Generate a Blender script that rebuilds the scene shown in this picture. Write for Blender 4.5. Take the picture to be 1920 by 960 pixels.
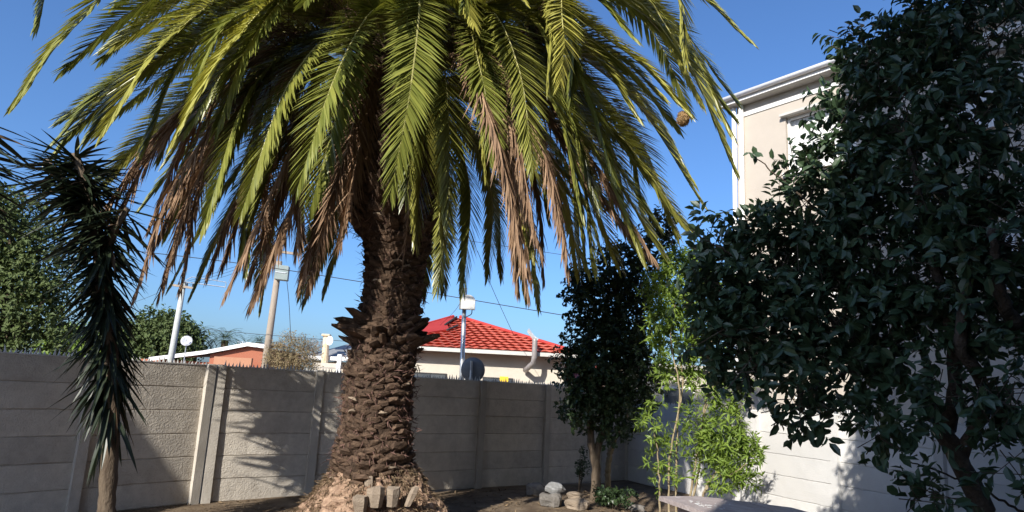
import bpy, math, random
import numpy as np
from mathutils import Vector, Matrix
for o in list(bpy.data.objects): bpy.data.objects.remove(o)
R = math.radians
rng = np.random.default_rng(7); random.seed(7)
scene = bpy.context.scene
COL = scene.collection

# ------------------------------------------------------------------ camera
CAM_H, PITCH, ROLL, FPX = 1.68, R(11.1), R(2.9), 1280.0
Wv = np.array([0, math.cos(PITCH), math.sin(PITCH)])
_r = np.array([1.0, 0, 0]); _u = np.array([0, -math.sin(PITCH), math.cos(PITCH)])
Rv = math.cos(ROLL)*_r + math.sin(ROLL)*_u
Uv = -math.sin(ROLL)*_r + math.cos(ROLL)*_u
EYE = np.array([0, 0, CAM_H])
cam = bpy.data.cameras.new('camera'); cam.lens = 24; cam.sensor_width = 36; cam.clip_end = 3000
co = bpy.data.objects.new('camera', cam); COL.objects.link(co)
m = Matrix.Identity(4)
for i in range(3):
    m[i][0], m[i][1], m[i][2], m[i][3] = Rv[i], Uv[i], -Wv[i], EYE[i]
co.matrix_world = m
scene.camera = co

# ------------------------------------------------------------------ sky, sun, exposure
SUN_EL, SUN_TO = R(32), (-0.45, -0.893)          # horizontal direction towards the sun
SUN_STRENGTH, SKY_STRENGTH, EXPOSURE = 5.0, 0.13, 0.6
world = bpy.data.worlds.new('World'); scene.world = world; world.use_nodes = True
nt = world.node_tree; bg = nt.nodes['Background']
sky = nt.nodes.new('ShaderNodeTexSky'); sky.sky_type = 'NISHITA'; sky.sun_disc = False
sky.sun_elevation = SUN_EL; sky.sun_rotation = math.atan2(SUN_TO[0], SUN_TO[1])
sky.air_density = 1.0; sky.dust_density = 1.8; sky.ozone_density = 10.0
nt.links.new(sky.outputs[0], bg.inputs[0]); bg.inputs[1].default_value = SKY_STRENGTH
sun = bpy.data.lights.new('sun', 'SUN'); sun.energy = SUN_STRENGTH; sun.angle = R(0.5); sun.color = (1, 0.95, 0.86)
so = bpy.data.objects.new('sun', sun); COL.objects.link(so)
sd = Vector((SUN_TO[0]*math.cos(SUN_EL), SUN_TO[1]*math.cos(SUN_EL), math.sin(SUN_EL)))
so.rotation_euler = sd.to_track_quat('Z', 'Y').to_euler()
vs = scene.view_settings
vs.view_transform = 'Standard'; vs.look = 'None'; vs.gamma = 1; vs.exposure = EXPOSURE; vs.use_curve_mapping = False

# ------------------------------------------------------------------ helpers
def ray(x, y): return Wv + Rv*((x-960)/FPX) + Uv*((480-y)/FPX)
def atY(x, y, Y):
    d = ray(x, y); return d/d[1]*Y + EYE
def onplane(x, y, P, n):
    d = ray(x, y); n = np.array([n[0], n[1], 0.0]); P = np.array([P[0], P[1], 0.0])
    return d*(((P-EYE) @ n)/(d @ n)) + EYE
def unit(v):
    v = np.asarray(v, float); return v/(np.linalg.norm(v)+1e-12)
WL = {}
def wloc(o): return WL[o.name]
def tag(o, label=None, cat=None, group=None, kind=None):
    if label: o['label'] = label
    if cat: o['category'] = cat
    if group: o['group'] = group
    if kind: o['kind'] = kind
    return o
def empty(name, loc, label=None, cat=None, group=None):
    o = bpy.data.objects.new(name, None); COL.objects.link(o); o.empty_display_size = .1
    o.location = [float(v) for v in loc]; WL[o.name] = np.array(loc, float)
    return tag(o, label, cat, group)
def link(name, me, parent=None, origin=(0, 0, 0)):
    o = bpy.data.objects.new(name, me); COL.objects.link(o)
    origin = np.array(origin, float); WL[o.name] = origin
    if parent is not None:
        o.parent = parent; o.location = [float(v) for v in origin-wloc(parent)]
    else: o.location = [float(v) for v in origin]
    return o
def mesh_obj(name, verts, faces, mats, parent=None, origin=None, smooth=False, fm=None):
    v = np.asarray(verts, float)
    if origin is None:
        origin = wloc(parent) if parent is not None else np.array([v[:, 0].mean(), v[:, 1].mean(), v[:, 2].min()])
    me = bpy.data.meshes.new(name)
    me.from_pydata((v-np.array(origin)).tolist(), [], faces if isinstance(faces, list) else faces.tolist())
    for mm in (mats if isinstance(mats, (list, tuple)) else [mats]): me.materials.append(mm)
    if fm is not None: me.polygons.foreach_set('material_index', fm)
    if smooth: me.polygons.foreach_set('use_smooth', [True]*len(me.polygons))
    me.update()
    return link(name, me, parent, origin)

class MB:
    def __init__(s): s.v = []; s.f = []; s.fm = []; s.cur = 0
    def add(s, vs_, fs_):
        b = len(s.v); s.v += [tuple(map(float, p)) for p in vs_]
        s.f += [tuple(i+b for i in f) for f in fs_]; s.fm += [s.cur]*len(fs_)
    def box(s, c, size, ax=(1, 0, 0), up=(0, 0, 1), bev=0.0):
        a = unit(ax); u = unit(up); b = np.cross(u, a); c = np.array(c, float)
        hx, hy, hz = [q/2 for q in size]
        if bev <= 0:
            p = [c+a*hx*i+b*hy*j+u*hz*k for k in (-1, 1) for j in (-1, 1) for i in (-1, 1)]
            s.add(p, [(0, 2, 3, 1), (4, 5, 7, 6), (0, 1, 5, 4), (2, 6, 7, 3), (0, 4, 6, 2), (1, 3, 7, 5)])
        else:
            q = []
            for z, e in ((-hz, bev), (-hz+bev, 0), (hz-bev, 0), (hz, bev)):
                q += [c+a*i*(hx-e)+b*j*(hy-e)+u*z for i, j in ((-1, -1), (1, -1), (1, 1), (-1, 1))]
            f = [(3, 2, 1, 0), (12, 13, 14, 15)]
            for L in range(3):
                for i in range(4): j = (i+1) % 4; f.append((L*4+i, L*4+j, L*4+4+j, L*4+4+i))
            s.add(q, f)
    def tube(s, pts, rad, n=8, cap=True):
        pts = np.array(pts, float); k = len(pts)
        rad = np.full(k, rad) if np.isscalar(rad) else np.array(rad)
        t = np.gradient(pts, axis=0); t0 = unit(t[0])
        a = unit(np.cross(t0, (0, 0, 1) if abs(t0[2]) < .9 else (1, 0, 0)))
        ring = []
        for i in range(k):
            ti = unit(t[i]); a = unit(a-ti*(a @ ti)); b = np.cross(ti, a)
            for j in range(n):
                th = 2*math.pi*j/n; ring.append(pts[i]+(a*math.cos(th)+b*math.sin(th))*rad[i])
        f = []
        for i in range(k-1):
            for j in range(n): jj = (j+1) % n; f.append((i*n+j, i*n+jj, i*n+n+jj, i*n+n+j))
        if cap: f += [tuple(range(n-1, -1, -1)), tuple((k-1)*n+j for j in range(n))]
        s.add(ring, f)
    def prism(s, poly, z0, z1):
        n = len(poly); p = [(x, y, z0) for x, y in poly]+[(x, y, z1) for x, y in poly]
        s.add(p, [tuple(range(n-1, -1, -1)), tuple(range(n, 2*n))]+[(i, (i+1) % n, n+(i+1) % n, n+i) for i in range(n)])
    def build(s, name, mats, parent=None, origin=None, smooth=False):
        return mesh_obj(name, s.v, s.f, mats, parent, origin, smooth, s.fm)

def spline(pts, n):
    P = [np.array(p, float) for p in pts]
    P = [2*P[0]-P[1]]+P+[2*P[-1]-P[-2]]
    out = []
    for i in range(1, len(P)-2):
        for t in np.linspace(0, 1, 14, endpoint=False):
            a, b, c, d = P[i-1], P[i], P[i+1], P[i+2]
            out.append(.5*((2*b)+(c-a)*t+(2*a-5*b+4*c-d)*t*t+(3*b-a-3*c+d)*t**3))
    out.append(P[-2]); out = np.array(out)
    L = np.r_[0, np.cumsum(np.linalg.norm(np.diff(out, axis=0), axis=1))]
    s = np.linspace(0, L[-1], n)
    return np.stack([np.interp(s, L, out[:, k]) for k in range(3)], 1), L[-1]

# ------------------------------------------------------------------ materials
def mat(name, c1, c2=None, scale=6, rough=.8, bump=0.0, bscale=40, spec=.3, detail=6, c3=None, c3scale=1.2, c3amt=.5, metal=0, stretch=None):
    mm = bpy.data.materials.new(name); mm.use_nodes = True; n = mm.node_tree.nodes; l = mm.node_tree.links
    p = n['Principled BSDF']; p.inputs['Roughness'].default_value = rough; p.inputs['Specular IOR Level'].default_value = spec
    p.inputs['Metallic'].default_value = metal
    c1 = (*c1, 1); c2 = (*(c2 or c1[:3]), 1)
    tc = n.new('ShaderNodeTexCoord'); oi = n.new('ShaderNodeObjectInfo')
    add = n.new('ShaderNodeVectorMath'); add.operation = 'ADD'
    sc = n.new('ShaderNodeVectorMath'); sc.operation = 'SCALE'; sc.inputs['Scale'].default_value = 37.0
    l.new(oi.outputs['Location'], sc.inputs[0])
    l.new(tc.outputs['Object'], add.inputs[0]); l.new(oi.outputs['Location'], add.inputs[1])
    vec = add.outputs[0]
    if stretch:
        mp = n.new('ShaderNodeMapping'); mp.inputs['Scale'].default_value = stretch; l.new(vec, mp.inputs[0]); vec = mp.outputs[0]
    ns = n.new('ShaderNodeTexNoise'); ns.inputs['Scale'].default_value = scale; ns.inputs['Detail'].default_value = detail
    ns.inputs['Roughness'].default_value = .65
    l.new(vec, ns.inputs['Vector'])
    rp = n.new('ShaderNodeValToRGB'); rp.color_ramp.elements[0].position = .32; rp.color_ramp.elements[1].position = .68
    rp.color_ramp.elements[0].color = c1; rp.color_ramp.elements[1].color = c2
    l.new(ns.outputs[0], rp.inputs[0]); colr = rp.outputs[0]
    if c3:
        n2 = n.new('ShaderNodeTexNoise'); n2.inputs['Scale'].default_value = c3scale; n2.inputs['Detail'].default_value = 5; n2.inputs['Roughness'].default_value = .7
        l.new(vec, n2.inputs['Vector'])
        r2 = n.new('ShaderNodeValToRGB'); r2.color_ramp.elements[0].position = .5; r2.color_ramp.elements[1].position = .72
        r2.color_ramp.elements[0].color = (0, 0, 0, 1); r2.color_ramp.elements[1].color = (c3amt,)*3+(1,)
        l.new(n2.outputs[0], r2.inputs[0])
        mx = n.new('ShaderNodeMix'); mx.data_type = 'RGBA'; l.new(r2.outputs[0], mx.inputs[0]); l.new(colr, mx.inputs[6]); mx.inputs[7].default_value = (*c3, 1)
        colr = mx.outputs[2]
    # a little brightness difference from one object to the next
    hv = n.new('ShaderNodeHueSaturation'); mr = n.new('ShaderNodeMapRange'); mr.inputs[3].default_value = .88; mr.inputs[4].default_value = 1.1
    l.new(oi.outputs['Random'], mr.inputs[0]); l.new(mr.outputs[0], hv.inputs['Value']); l.new(colr, hv.inputs['Color'])
    l.new(hv.outputs[0], p.inputs['Base Color'])
    if bump:
        nb = n.new('ShaderNodeTexNoise'); nb.inputs['Scale'].default_value = bscale; nb.inputs['Detail'].default_value = 4; l.new(vec, nb.inputs['Vector'])
        bp = n.new('ShaderNodeBump'); bp.inputs['Strength'].default_value = min(1, bump); bp.inputs['Distance'].default_value = .02*max(1, bump)
        l.new(nb.outputs[0], bp.inputs['Height']); l.new(bp.outputs[0], p.inputs['Normal'])
    return mm

def leafmat(name, cols, rough=.42, spec=.4, trans=.25, tcol=None, objvar=0.0, objcol=None):
    mm = bpy.data.materials.new(name); mm.use_nodes = True; n = mm.node_tree.nodes; l = mm.node_tree.links
    p = n['Principled BSDF']; out = n['Material Output']
    p.inputs['Roughness'].default_value = rough; p.inputs['Specular IOR Level'].default_value = spec
    g = n.new('ShaderNodeNewGeometry'); rp = n.new('ShaderNodeValToRGB')
    e = rp.color_ramp.elements
    for i, c in enumerate(cols):
        pos = i/(len(cols)-1)
        el = e[0] if i == 0 else (e[1] if i == len(cols)-1 else e.new(pos))
        el.position = pos
    for i, c in enumerate(cols): rp.color_ramp.elements[i].color = (*c, 1)
    l.new(g.outputs['Random Per Island'], rp.inputs[0]); colr = rp.outputs[0]
    if objcol:
        oi = n.new('ShaderNodeObjectInfo'); mx = n.new('ShaderNodeMix'); mx.data_type = 'RGBA'
        mr = n.new('ShaderNodeMapRange'); mr.inputs[1].default_value = .35; mr.inputs[3].default_value = 0; mr.inputs[4].default_value = objvar
        l.new(oi.outputs['Random'], mr.inputs[0]); l.new(mr.outputs[0], mx.inputs[0]); l.new(colr, mx.inputs[6]); mx.inputs[7].default_value = (*objcol, 1)
        colr = mx.outputs[2]
    l.new(colr, p.inputs['Base Color'])
    if trans:
        t = n.new('ShaderNodeBsdfTranslucent'); ms = n.new('ShaderNodeMixShader'); ms.inputs[0].default_value = trans
        hs = n.new('ShaderNodeHueSaturation'); hs.inputs['Value'].default_value = 1.3; hs.inputs['Saturation'].default_value = 1.1
        l.new(colr, hs.inputs['Color']); l.new(hs.outputs[0], t.inputs[0])
        l.new(p.outputs[0], ms.inputs[1]); l.new(t.outputs[0], ms.inputs[2]); l.new(ms.outputs[0], out.inputs[0])
    return mm

M = {}
M['soil'] = mat('soil', (.085, .06, .042), (.19, .145, .10), 3, .95, .9, 60, .1, c3=(.27, .21, .15), c3scale=.9)
M['dirt_mound'] = mat('root_mass', (.20, .125, .085), (.42, .29, .20), 16, .95, 1, 70, .1, c3=(.10, .06, .04), c3scale=5, c3amt=.8)
M['concrete'] = mat('rough_concrete', (.44, .395, .34), (.55, .50, .43), 9, .95, .6, 55, .12, c3=(.25, .22, .185), c3scale=1.1, c3amt=.5)
M['post'] = mat('post_concrete', (.40, .365, .32), (.51, .47, .41), 8, .9, .4, 70, .15, c3=(.22, .2, .175), c3scale=2)
M['white_wall'] = mat('white_paint', (.53, .52, .505), (.60, .59, .575), 3, .75, .25, 60, .2, c3=(.52, .50, .47), c3scale=1.5, c3amt=.45)
M['spike'] = mat('spike_grey', (.40, .385, .36), (.55, .53, .5), 8, .7)
M['scale'] = mat('palm_bark', (.042, .028, .02), (.175, .114, .077), 9, .95, 1, 45, .1, c3=(.045, .03, .022), c3scale=3, c3amt=.8, stretch=(1, 1, 3))
M['trunk_core'] = mat('trunk_core', (.035, .024, .017), (.10, .065, .045), 10, .95, 1, 40, .1)
M['cut'] = mat('cut_face', (.20, .15, .105), (.32, .25, .18), 12, .9)
M['rachis'] = mat('rachis_green', (.30, .29, .11), (.42, .38, .15), 5, .5)
M['rachis_dead'] = mat('rachis_dead', (.30, .18, .10), (.42, .28, .17), 5, .8)
M['frond'] = leafmat('palm_leaflet', [(.12, .14, .028), (.24, .245, .05), (.38, .355, .07), (.54, .47, .085)], .34, .5, .18, objvar=.6, objcol=(.53, .475, .11))
M['dead'] = leafmat('dead_leaflet', [(.17, .10, .06), (.32, .21, .13), (.50, .37, .25)], .8, .15, .12)
M['stalk'] = leafmat('fruit_strand', [(.10, .055, .045), (.17, .10, .08), (.22, .14, .10)], .8, .1, 0)
M['sword'] = leafmat('sword_leaf', [(.014, .022, .012), (.026, .036, .018), (.045, .05, .022)], .4, .35, .05)
M['sword_dead'] = leafmat('sword_dead', [(.06, .04, .025), (.16, .11, .07)], .8, .1, .05)
M['bark'] = mat('bark', (.075, .055, .04), (.16, .125, .09), 14, .95, .8, 50, .1, stretch=(1, 1, .35))
M['bark_pale'] = mat('bark_pale', (.20, .155, .095), (.33, .27, .17), 12, .9, .5, 50, .15)
M['bark_dark'] = mat('bark_dark', (.05, .04, .03), (.11, .085, .065), 14, .95, .8, 50, .1)
M['leaf_dark'] = leafmat('leaf_dark', [(.04, .07, .034), (.06, .10, .045), (.085, .135, .055), (.12, .18, .06)], .38, .5, .2)
M['leaf_mid'] = leafmat('leaf_mid', [(.025, .045, .018), (.04, .066, .024), (.065, .10, .035)], .4, .4, .12)
M['leaf_lime'] = leafmat('leaf_lime', [(.13, .20, .035), (.21, .29, .05), (.32, .37, .08)], .45, .35, .3)
M['leaf_far'] = leafmat('leaf_far', [(.06, .085, .03), (.10, .13, .042), (.16, .18, .065)], .6, .2, .15)
M['leaf_brown'] = leafmat('leaf_brown', [(.20, .17, .09), (.30, .22, .13), (.36, .25, .19)], .8, .1, .2)
M['leaf_blossom'] = leafmat('leaf_blossom', [(.25, .20, .17), (.34, .25, .22)], .8, .1, .2)
M['facade'] = mat('facade_plaster', (.47, .415, .355), (.51, .45, .385), 2, .9, .3, 90, .15, c3=(.36, .315, .265), c3scale=.6, c3amt=.35)
M['white_trim'] = mat('white_trim', (.74, .73, .71), (.82, .81, .79), 4, .5)
M['gutter'] = mat('gutter_grey', (.42, .40, .37), (.52, .50, .46), 4, .5)
M['glass'] = mat('window_glass', (.05, .06, .07), (.07, .08, .09), 1, .06, 0, spec=.6)
M['curtain'] = mat('curtain', (.55, .55, .54), (.72, .71, .70), 5, .9, .3, 12, stretch=(6, 6, .4))
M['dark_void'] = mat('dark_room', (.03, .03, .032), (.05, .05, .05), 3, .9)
M['red_tile'] = mat('red_roof_tile', (.40, .078, .05), (.52, .125, .085), 8, .7, .2, 40, .2, c3=(.32, .065, .045), c3scale=1.5)
M['red_flash'] = mat('red_flashing', (.34, .03, .025), (.40, .042, .034), 3, .6)
M['house_wall'] = mat('house_plaster', (.50, .45, .38), (.56, .51, .43), 3, .9, .2, 60)
M['orange_brick'] = mat('orange_face_brick', (.30, .105, .062), (.38, .14, .082), 20, .9, .2, 60)
M['grey_roof'] = mat('grey_sheet_roof', (.16, .165, .17), (.24, .24, .24), 6, .6)
M['pole_wood'] = mat('pole_timber', (.27, .22, .17), (.38, .32, .26), 10, .9, .4, 40, stretch=(4, 4, .4))
M['pole_grey'] = mat('pole_concrete', (.42, .44, .42), (.52, .54, .51), 8, .7)
M['metal'] = mat('galvanised', (.45, .46, .47), (.58, .59, .60), 10, .35, metal=.6)
M['box_white'] = mat('white_plastic', (.48, .47, .45), (.56, .55, .53), 5, .5)
M['box_green'] = mat('grey_green_metal', (.22, .27, .26), (.28, .33, .32), 5, .6)
M['dish'] = mat('dish_grey', (.13, .135, .145), (.18, .185, .19), 6, .5)
M['dish_pale'] = mat('dish_pale', (.45, .46, .48), (.6, .6, .61), 6, .5)
M['flue'] = mat('flue_steel', (.26, .23, .22), (.36, .33, .32), 10, .5, metal=.3)
M['flue_pale'] = mat('flue_pale', (.55, .55, .55), (.66, .66, .66), 10, .5)
M['wire'] = mat('black_wire', (.03, .03, .035), (.05, .05, .055), 5, .6)
M['razor'] = mat('razor_wire', (.38, .38, .39), (.5, .5, .5), 10, .4, metal=.5)
M['yellow'] = mat('yellow_board', (.70, .42, .03), (.75, .48, .05), 5, .6)
M['chim_brick'] = mat('chimney_pale', (.48, .36, .22), (.66, .56, .42), 8, .9)
M['table'] = mat('lilac_grey_paint', (.27, .225, .215), (.36, .305, .29), 10, .7, .4, 40, .3, c3=(.46, .42, .40), c3scale=4, c3amt=.6, stretch=(1, 1, 1))
M['dropping'] = mat('white_splash', (.7, .7, .68), (.8, .8, .78), 10, .8)
M['stone'] = mat('stone', (.13, .12, .11), (.24, .22, .2), 8, .95, .8, 30, .1, c3=(.12, .105, .09), c3scale=3)
M['block'] = mat('block_concrete', (.21, .165, .125), (.31, .25, .19), 9, .95, .6, 50, .1, c3=(.2, .17, .14), c3scale=3)
M['bag'] = mat('plastic_bag', (.13, .13, .13), (.24, .24, .24), 8, .4, .6, 15)
M['nest'] = leafmat('nest_straw', [(.28, .17, .075), (.42, .28, .14), (.52, .38, .2)], .9, .1, 0)
M['litter'] = leafmat('litter', [(.10, .07, .045), (.25, .18, .11), (.42, .33, .21)], .9, .1, 0)
M['brick_block'] = mat('shading_block_render', (.42, .40, .37), (.5, .48, .45), 3, .9)

# ------------------------------------------------------------------ foliage helpers
def perp(d):
    r = rng.normal(size=d.shape); r -= (r*d).sum(1, keepdims=True)*d
    return r/np.linalg.norm(r, axis=1, keepdims=True)
def nrm(a): return a/(np.linalg.norm(a, axis=1, keepdims=True)+1e-12)
def leaves(P, D, N, L, W, fold=.25, droop=.15):
    """one folded leaf of four triangles for each row"""
    D = nrm(D); N = nrm(N-(N*D).sum(1, keepdims=True)*D); S = np.cross(D, N)
    L = np.asarray(L)[:, None]; W = np.asarray(W)[:, None]; n = len(P)
    mid = P+D*L*.48
    ml = mid+S*W*.5+N*W*fold; mr = mid-S*W*.5+N*W*fold
    tip = P+D*L-N*L*droop
    v = np.stack([P, ml, mid, mr, tip], 1).reshape(-1, 3)
    b = (np.arange(n)*5)[:, None]
    f = np.concatenate([b+np.array([[0, 2, 1]]), b+np.array([[0, 3, 2]]), b+np.array([[1, 2, 4]]), b+np.array([[2, 3, 4]])], 1).reshape(-1, 3)
    return v, f
def leaves_round(P, D, N, L, W, fold=.22, droop=.18):
    """rounder leaf: two cross-sections"""
    D = nrm(D); N = nrm(N-(N*D).sum(1, keepdims=True)*D); S = np.cross(D, N)
    L = np.asarray(L)[:, None]; W = np.asarray(W)[:, None]; n = len(P)
    c1 = P+D*L*.3-N*L*droop*.12; c2 = P+D*L*.68-N*L*droop*.5
    v = np.stack([P, c1+S*W*.44+N*W*fold, c1, c1-S*W*.44+N*W*fold, c2+S*W*.46+N*W*fold, c2, c2-S*W*.46+N*W*fold, P+D*L-N*L*droop], 1).reshape(-1, 3)
    f = []
    for b in range(0, n*8, 8):
        f += [(b, b+2, b+1), (b, b+3, b+2), (b+1, b+2, b+5, b+4), (b+2, b+3, b+6, b+5), (b+4, b+5, b+7), (b+5, b+6, b+7)]
    return v, f
def sprays(C, A, per, twig, L, W, spread=1.0, flat=.5, fn=leaves):
    """leafy twigs: centres C, axes A; leaves set round each twig with a rosette at its end"""
    k = len(C); A = nrm(A)
    t = np.tile(np.linspace(.1, 1, per), k); idx = np.repeat(np.arange(k), per)
    P = C[idx]+A[idx]*(t*twig*rng.uniform(.7, 1.3, k)[idx])[:, None]
    side = perp(A[idx])
    D = A[idx]*rng.uniform(.2, .9, len(idx))[:, None]+side*spread
    D[:, 2] -= .15
    N = A[idx]*.7+np.array([0, 0, flat])+rng.normal(size=P.shape)*.35
    s = rng.uniform(.65, 1.2, len(idx))
    return fn(P, D, N, L*s, W*s*rng.uniform(.85, 1.15, len(idx)))
def blob_points(blobs, n, shell=.55):
    """random points in ellipsoids (c, r) weighted by volume; denser towards the surface"""
    vol = np.array([r[0]*r[1]*r[2] for c, r in blobs])**(2/3); pick = rng.choice(len(blobs), n, p=vol/vol.sum())
    d = nrm(rng.normal(size=(n, 3))); rr = rng.uniform(shell, 1.0, n)**.7*rng.uniform(.85, 1.12, n)
    Cc = np.array([b[0] for b in blobs])[pick]; Rr = np.array([b[1] for b in blobs])[pick]
    return Cc+d*Rr*rr[:, None], d
def pxblob(x, y, r, Y, ry=None, dep=.7):
    c = atY(x, y, Y); k = Y/FPX
    return (c, np.array([r*k, dep*r*k, (ry or r)*k]))

# ================================================================== GROUND
def ground_z(x, y):
    d = math.hypot(x+1.5, y-8.5)
    z = .02*math.sin(x*1.7+y*.6)+.015*math.sin(x*.9-y*2.1)
    return z*(1 if abs(x) < 15 and y < 15 else 0)
g = MB(); nx = 90
xs = np.r_[-400, -120, -40, np.linspace(-12, 12, nx), 40, 120, 400]; ys = np.r_[-200, -60, -20, np.linspace(-4, 16, nx), 40, 120, 500]
vv = [(x, y, ground_z(x, y) if abs(x) < 13 and -5 < y < 17 else -.01) for y in ys for x in xs]
w_ = len(xs); ff = [(j*w_+i, j*w_+i+1, (j+1)*w_+i+1, (j+1)*w_+i) for j in range(len(ys)-1) for i in range(w_-1)]
gr = mesh_obj('ground', vv, ff, M['soil'], origin=(0, 0, 0), smooth=True); tag(gr, kind='structure')

# ================================================================== WALLS
P0 = np.array([-4.04, 9.58]); DL = np.array([.6, .8]); DM = np.array([.8, .6])
def panel_mesh(w, h, th, seed):
    """a cast slab whose front face stops short at the bottom: the joint is a recessed uneven groove"""
    r = random.Random(seed); n = 12; v = []; f = []
    for i in range(n+1):
        x = -w/2+w*i/n; g = .013+r.uniform(-.005, .006); bow = r.uniform(-.003, .003)
        v += [(x, -th/2+.016, -.002), (x, th/2, -.002), (x, th/2, h+.003), (x, -th/2+.016, h+.003), (x, -th/2, h-.002+r.uniform(-.003, 0)), (x, -th/2-.002+bow, h*.5), (x, -th/2, g)]
    K = 7
    for i in range(n):
        for k in range(K):
            kk = (k+1) % K; f.append((i*K+k, i*K+kk, i*K+K+kk, i*K+K+k))
    f += [tuple(range(K-1, -1, -1)), tuple(n*K+k for k in range(K))]
    me = bpy.data.meshes.new('panel'); me.from_pydata(v, [], f); me.update(); return me
def rot_z(o, d): o.rotation_euler = (0, 0, math.atan2(d[1], d[0]))
def make_wall(root, start, d, bays, rows, mpanel, mpost, h=.3, post=.13, top_extra=.0, posts=None):
    """posts at bay ends, slabs between, camera-side normal is -90 deg from d"""
    s = 0.0; nrm_ = np.array([d[1], -d[0]])
    cache = {}
    stops = [0.0]
    for b in bays: stops.append(stops[-1]+b)
    for i, st in enumerate(stops):
        if posts and i in posts: continue
        p = start+d*st+nrm_*.02
        mb = MB(); hh = rows*h+.02+random.uniform(0, .02)
        mb.box((0, 0, hh/2-.05), (post*.9, .13, hh+.1), bev=.012)
        me_o = mb.build('post', mpost, root, origin=(0, 0, 0)); me_o.location = [float(v) for v in (np.r_[p, 0]-wloc(root))]
        rot_z(me_o, d); me_o.rotation_euler[0] = random.uniform(-.008, .008)
        WL[me_o.name] = np.r_[p, 0]
    for i, b in enumerate(bays):
        for r in range(rows):
            key = (round(b, 3), (i*3+r) % 5)
            if key not in cache:
                me = panel_mesh(b-.09, h, .05, int(key[0]*100)+key[1]); me.materials.append(mpanel); cache[key] = me
            c = start+d*(stops[i]+b/2)+nrm_*random.uniform(-.004, .004)
            o = link('panel', cache[key], root, np.r_[c, r*h]); rot_z(o, d)
            o.rotation_euler[1] = random.uniform(-.001, .001)
    # spikes on top, one strip on each bay
    for i, b in enumerate(bays):
        mb = MB(); n = int(b/.05)
        a3 = np.r_[d, 0]
        for k in range(n):
            q = np.r_[start+d*(stops[i]+.05+(b-.1)*k/(n-1)), rows*h]
            hh = random.choice((.05, .065, .06, .10)); lean = np.r_[nrm_*random.uniform(-.02, .02), 0]+a3*random.uniform(-.012, .012)
            wv = a3*.014; nv = np.r_[nrm_, 0]*.014
            mb.add([q-wv-nv, q+wv-nv, q+wv+nv, q-wv+nv, q+lean+[0, 0, hh]], [(0, 1, 4), (1, 2, 4), (2, 3, 4), (3, 0, 4)])
        mb.box(np.r_[start+d*(stops[i]+b/2), rows*h+.006], (b-.06, .055, .014), ax=a3)
        tag(mb.build('spike_strip', M['spike'], root), kind='stuff')
w1 = empty('concrete_panel_wall', (*(P0-DM*0), 0), 'grey precast concrete panel wall behind the big palm, topped with spikes', 'wall')
make_wall(w1, P0+DM*.105, DM, [1.42]+[1.5]*4+[.70], 6, M['concrete'], M['post'])
w2 = empty('concrete_panel_wall', (*(P0-DL*3), 0), 'grey shaded concrete panel wall behind the spiky sword-leaved plant', 'wall')
make_wall(w2, P0-DL*4.47-DL*.06, DL, [1.5, 1.5, 1.47], 6, M['concrete'], M['post'])
CN = P0+DM*8.25; Q = np.array([4.64, 9.75]); dR = unit(Q-CN); LR = np.linalg.norm(Q-CN)
w3 = empty('concrete_panel_wall', (*Q, 0), 'white painted panel wall below the cream apartment building', 'wall')
make_wall(w3, CN, dR, [LR-3.0, 1.5, 1.5, 1.5, 1.5, 1.5], 5, M['white_wall'], M['white_wall'], h=.308, posts=(0,))

# razor wire coil along the top of the white wall
mb = MB(); pts = []
for t in np.linspace(0, 1, 620):
    s = LR-2.0+t*4.8; a = t*2*math.pi*14
    c = CN+dR*s; nn = np.array([dR[1], -dR[0]])
    pts.append(np.r_[c+nn*.05+dR*.16*math.cos(a*.5)+nn*.05*math.cos(a), 1.54+.20+.19*math.sin(a)])
mb.tube(pts, .0035, 4)
for i in range(3, 617, 3):
    p = pts[i]; q = unit(np.random.default_rng(i).normal(size=3))*.018
    mb.add([p-q, p+q, p+np.roll(q, 1)*.6], [(0, 1, 2)])
tag(mb.build('razor_wire_coil', M['razor']), 'coil of razor wire on top of the white panel wall', 'razor wire')

# ================================================================== PALM
AX_PX = [(960, 697), (880, 698), (800, 705), (700, 713), (600, 728), (540, 738), (470, 745), (430, 738), (380, 730), (250, 724), (120, 732), (30, 740)]
PY = 8.6
ax_z = []; ax_x = []
for y, x in AX_PX:
    p = atY(x, y, PY); ax_z.append(p[2]); ax_x.append(p[0])
ax_z = np.array(ax_z); ax_x = np.array(ax_x)
def axis(z): return np.array([np.interp(z, ax_z, ax_x), PY, z])
prof_z = [0, .3, .7, 1.2, 1.83, 2.3, 2.5, 2.87, 3.33, 3.55, 3.75, 4.2, 4.9, 5.6, 6.2, 6.6]
prof_r = [.52, .50, .46, .385, .39, .37, .325, .33, .37, .43, .56, .60, .58, .5, .38, .2]
def prad(z): return float(np.interp(z, prof_z, prof_r))
base = axis(0.0)
palm = empty('palm_tree', (base[0], PY, 0), 'huge feather palm with thick scaly trunk and drooping yellow-green and brown fronds', 'tree')
v = []; nseg = 40; zs = np.linspace(-.1, 6.6, 70)
for z in zs:
    a = axis(z)
    for j in range(nseg):
        th = 2*math.pi*j/nseg; r = prad(z)*(1+.04*math.sin(5*th+z*7)+.03*rng.normal())
        v.append(a+np.array([math.cos(th)*r, math.sin(th)*r, 0]))
f = [(i*nseg+j, i*nseg+(j+1) % nseg, (i+1)*nseg+(j+1) % nseg, (i+1)*nseg+j) for i in range(len(zs)-1) for j in range(nseg)]
f.append(tuple((len(zs)-1)*nseg+j for j in range(nseg)))
mesh_obj('trunk', v, f, M['trunk_core'], palm)
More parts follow.
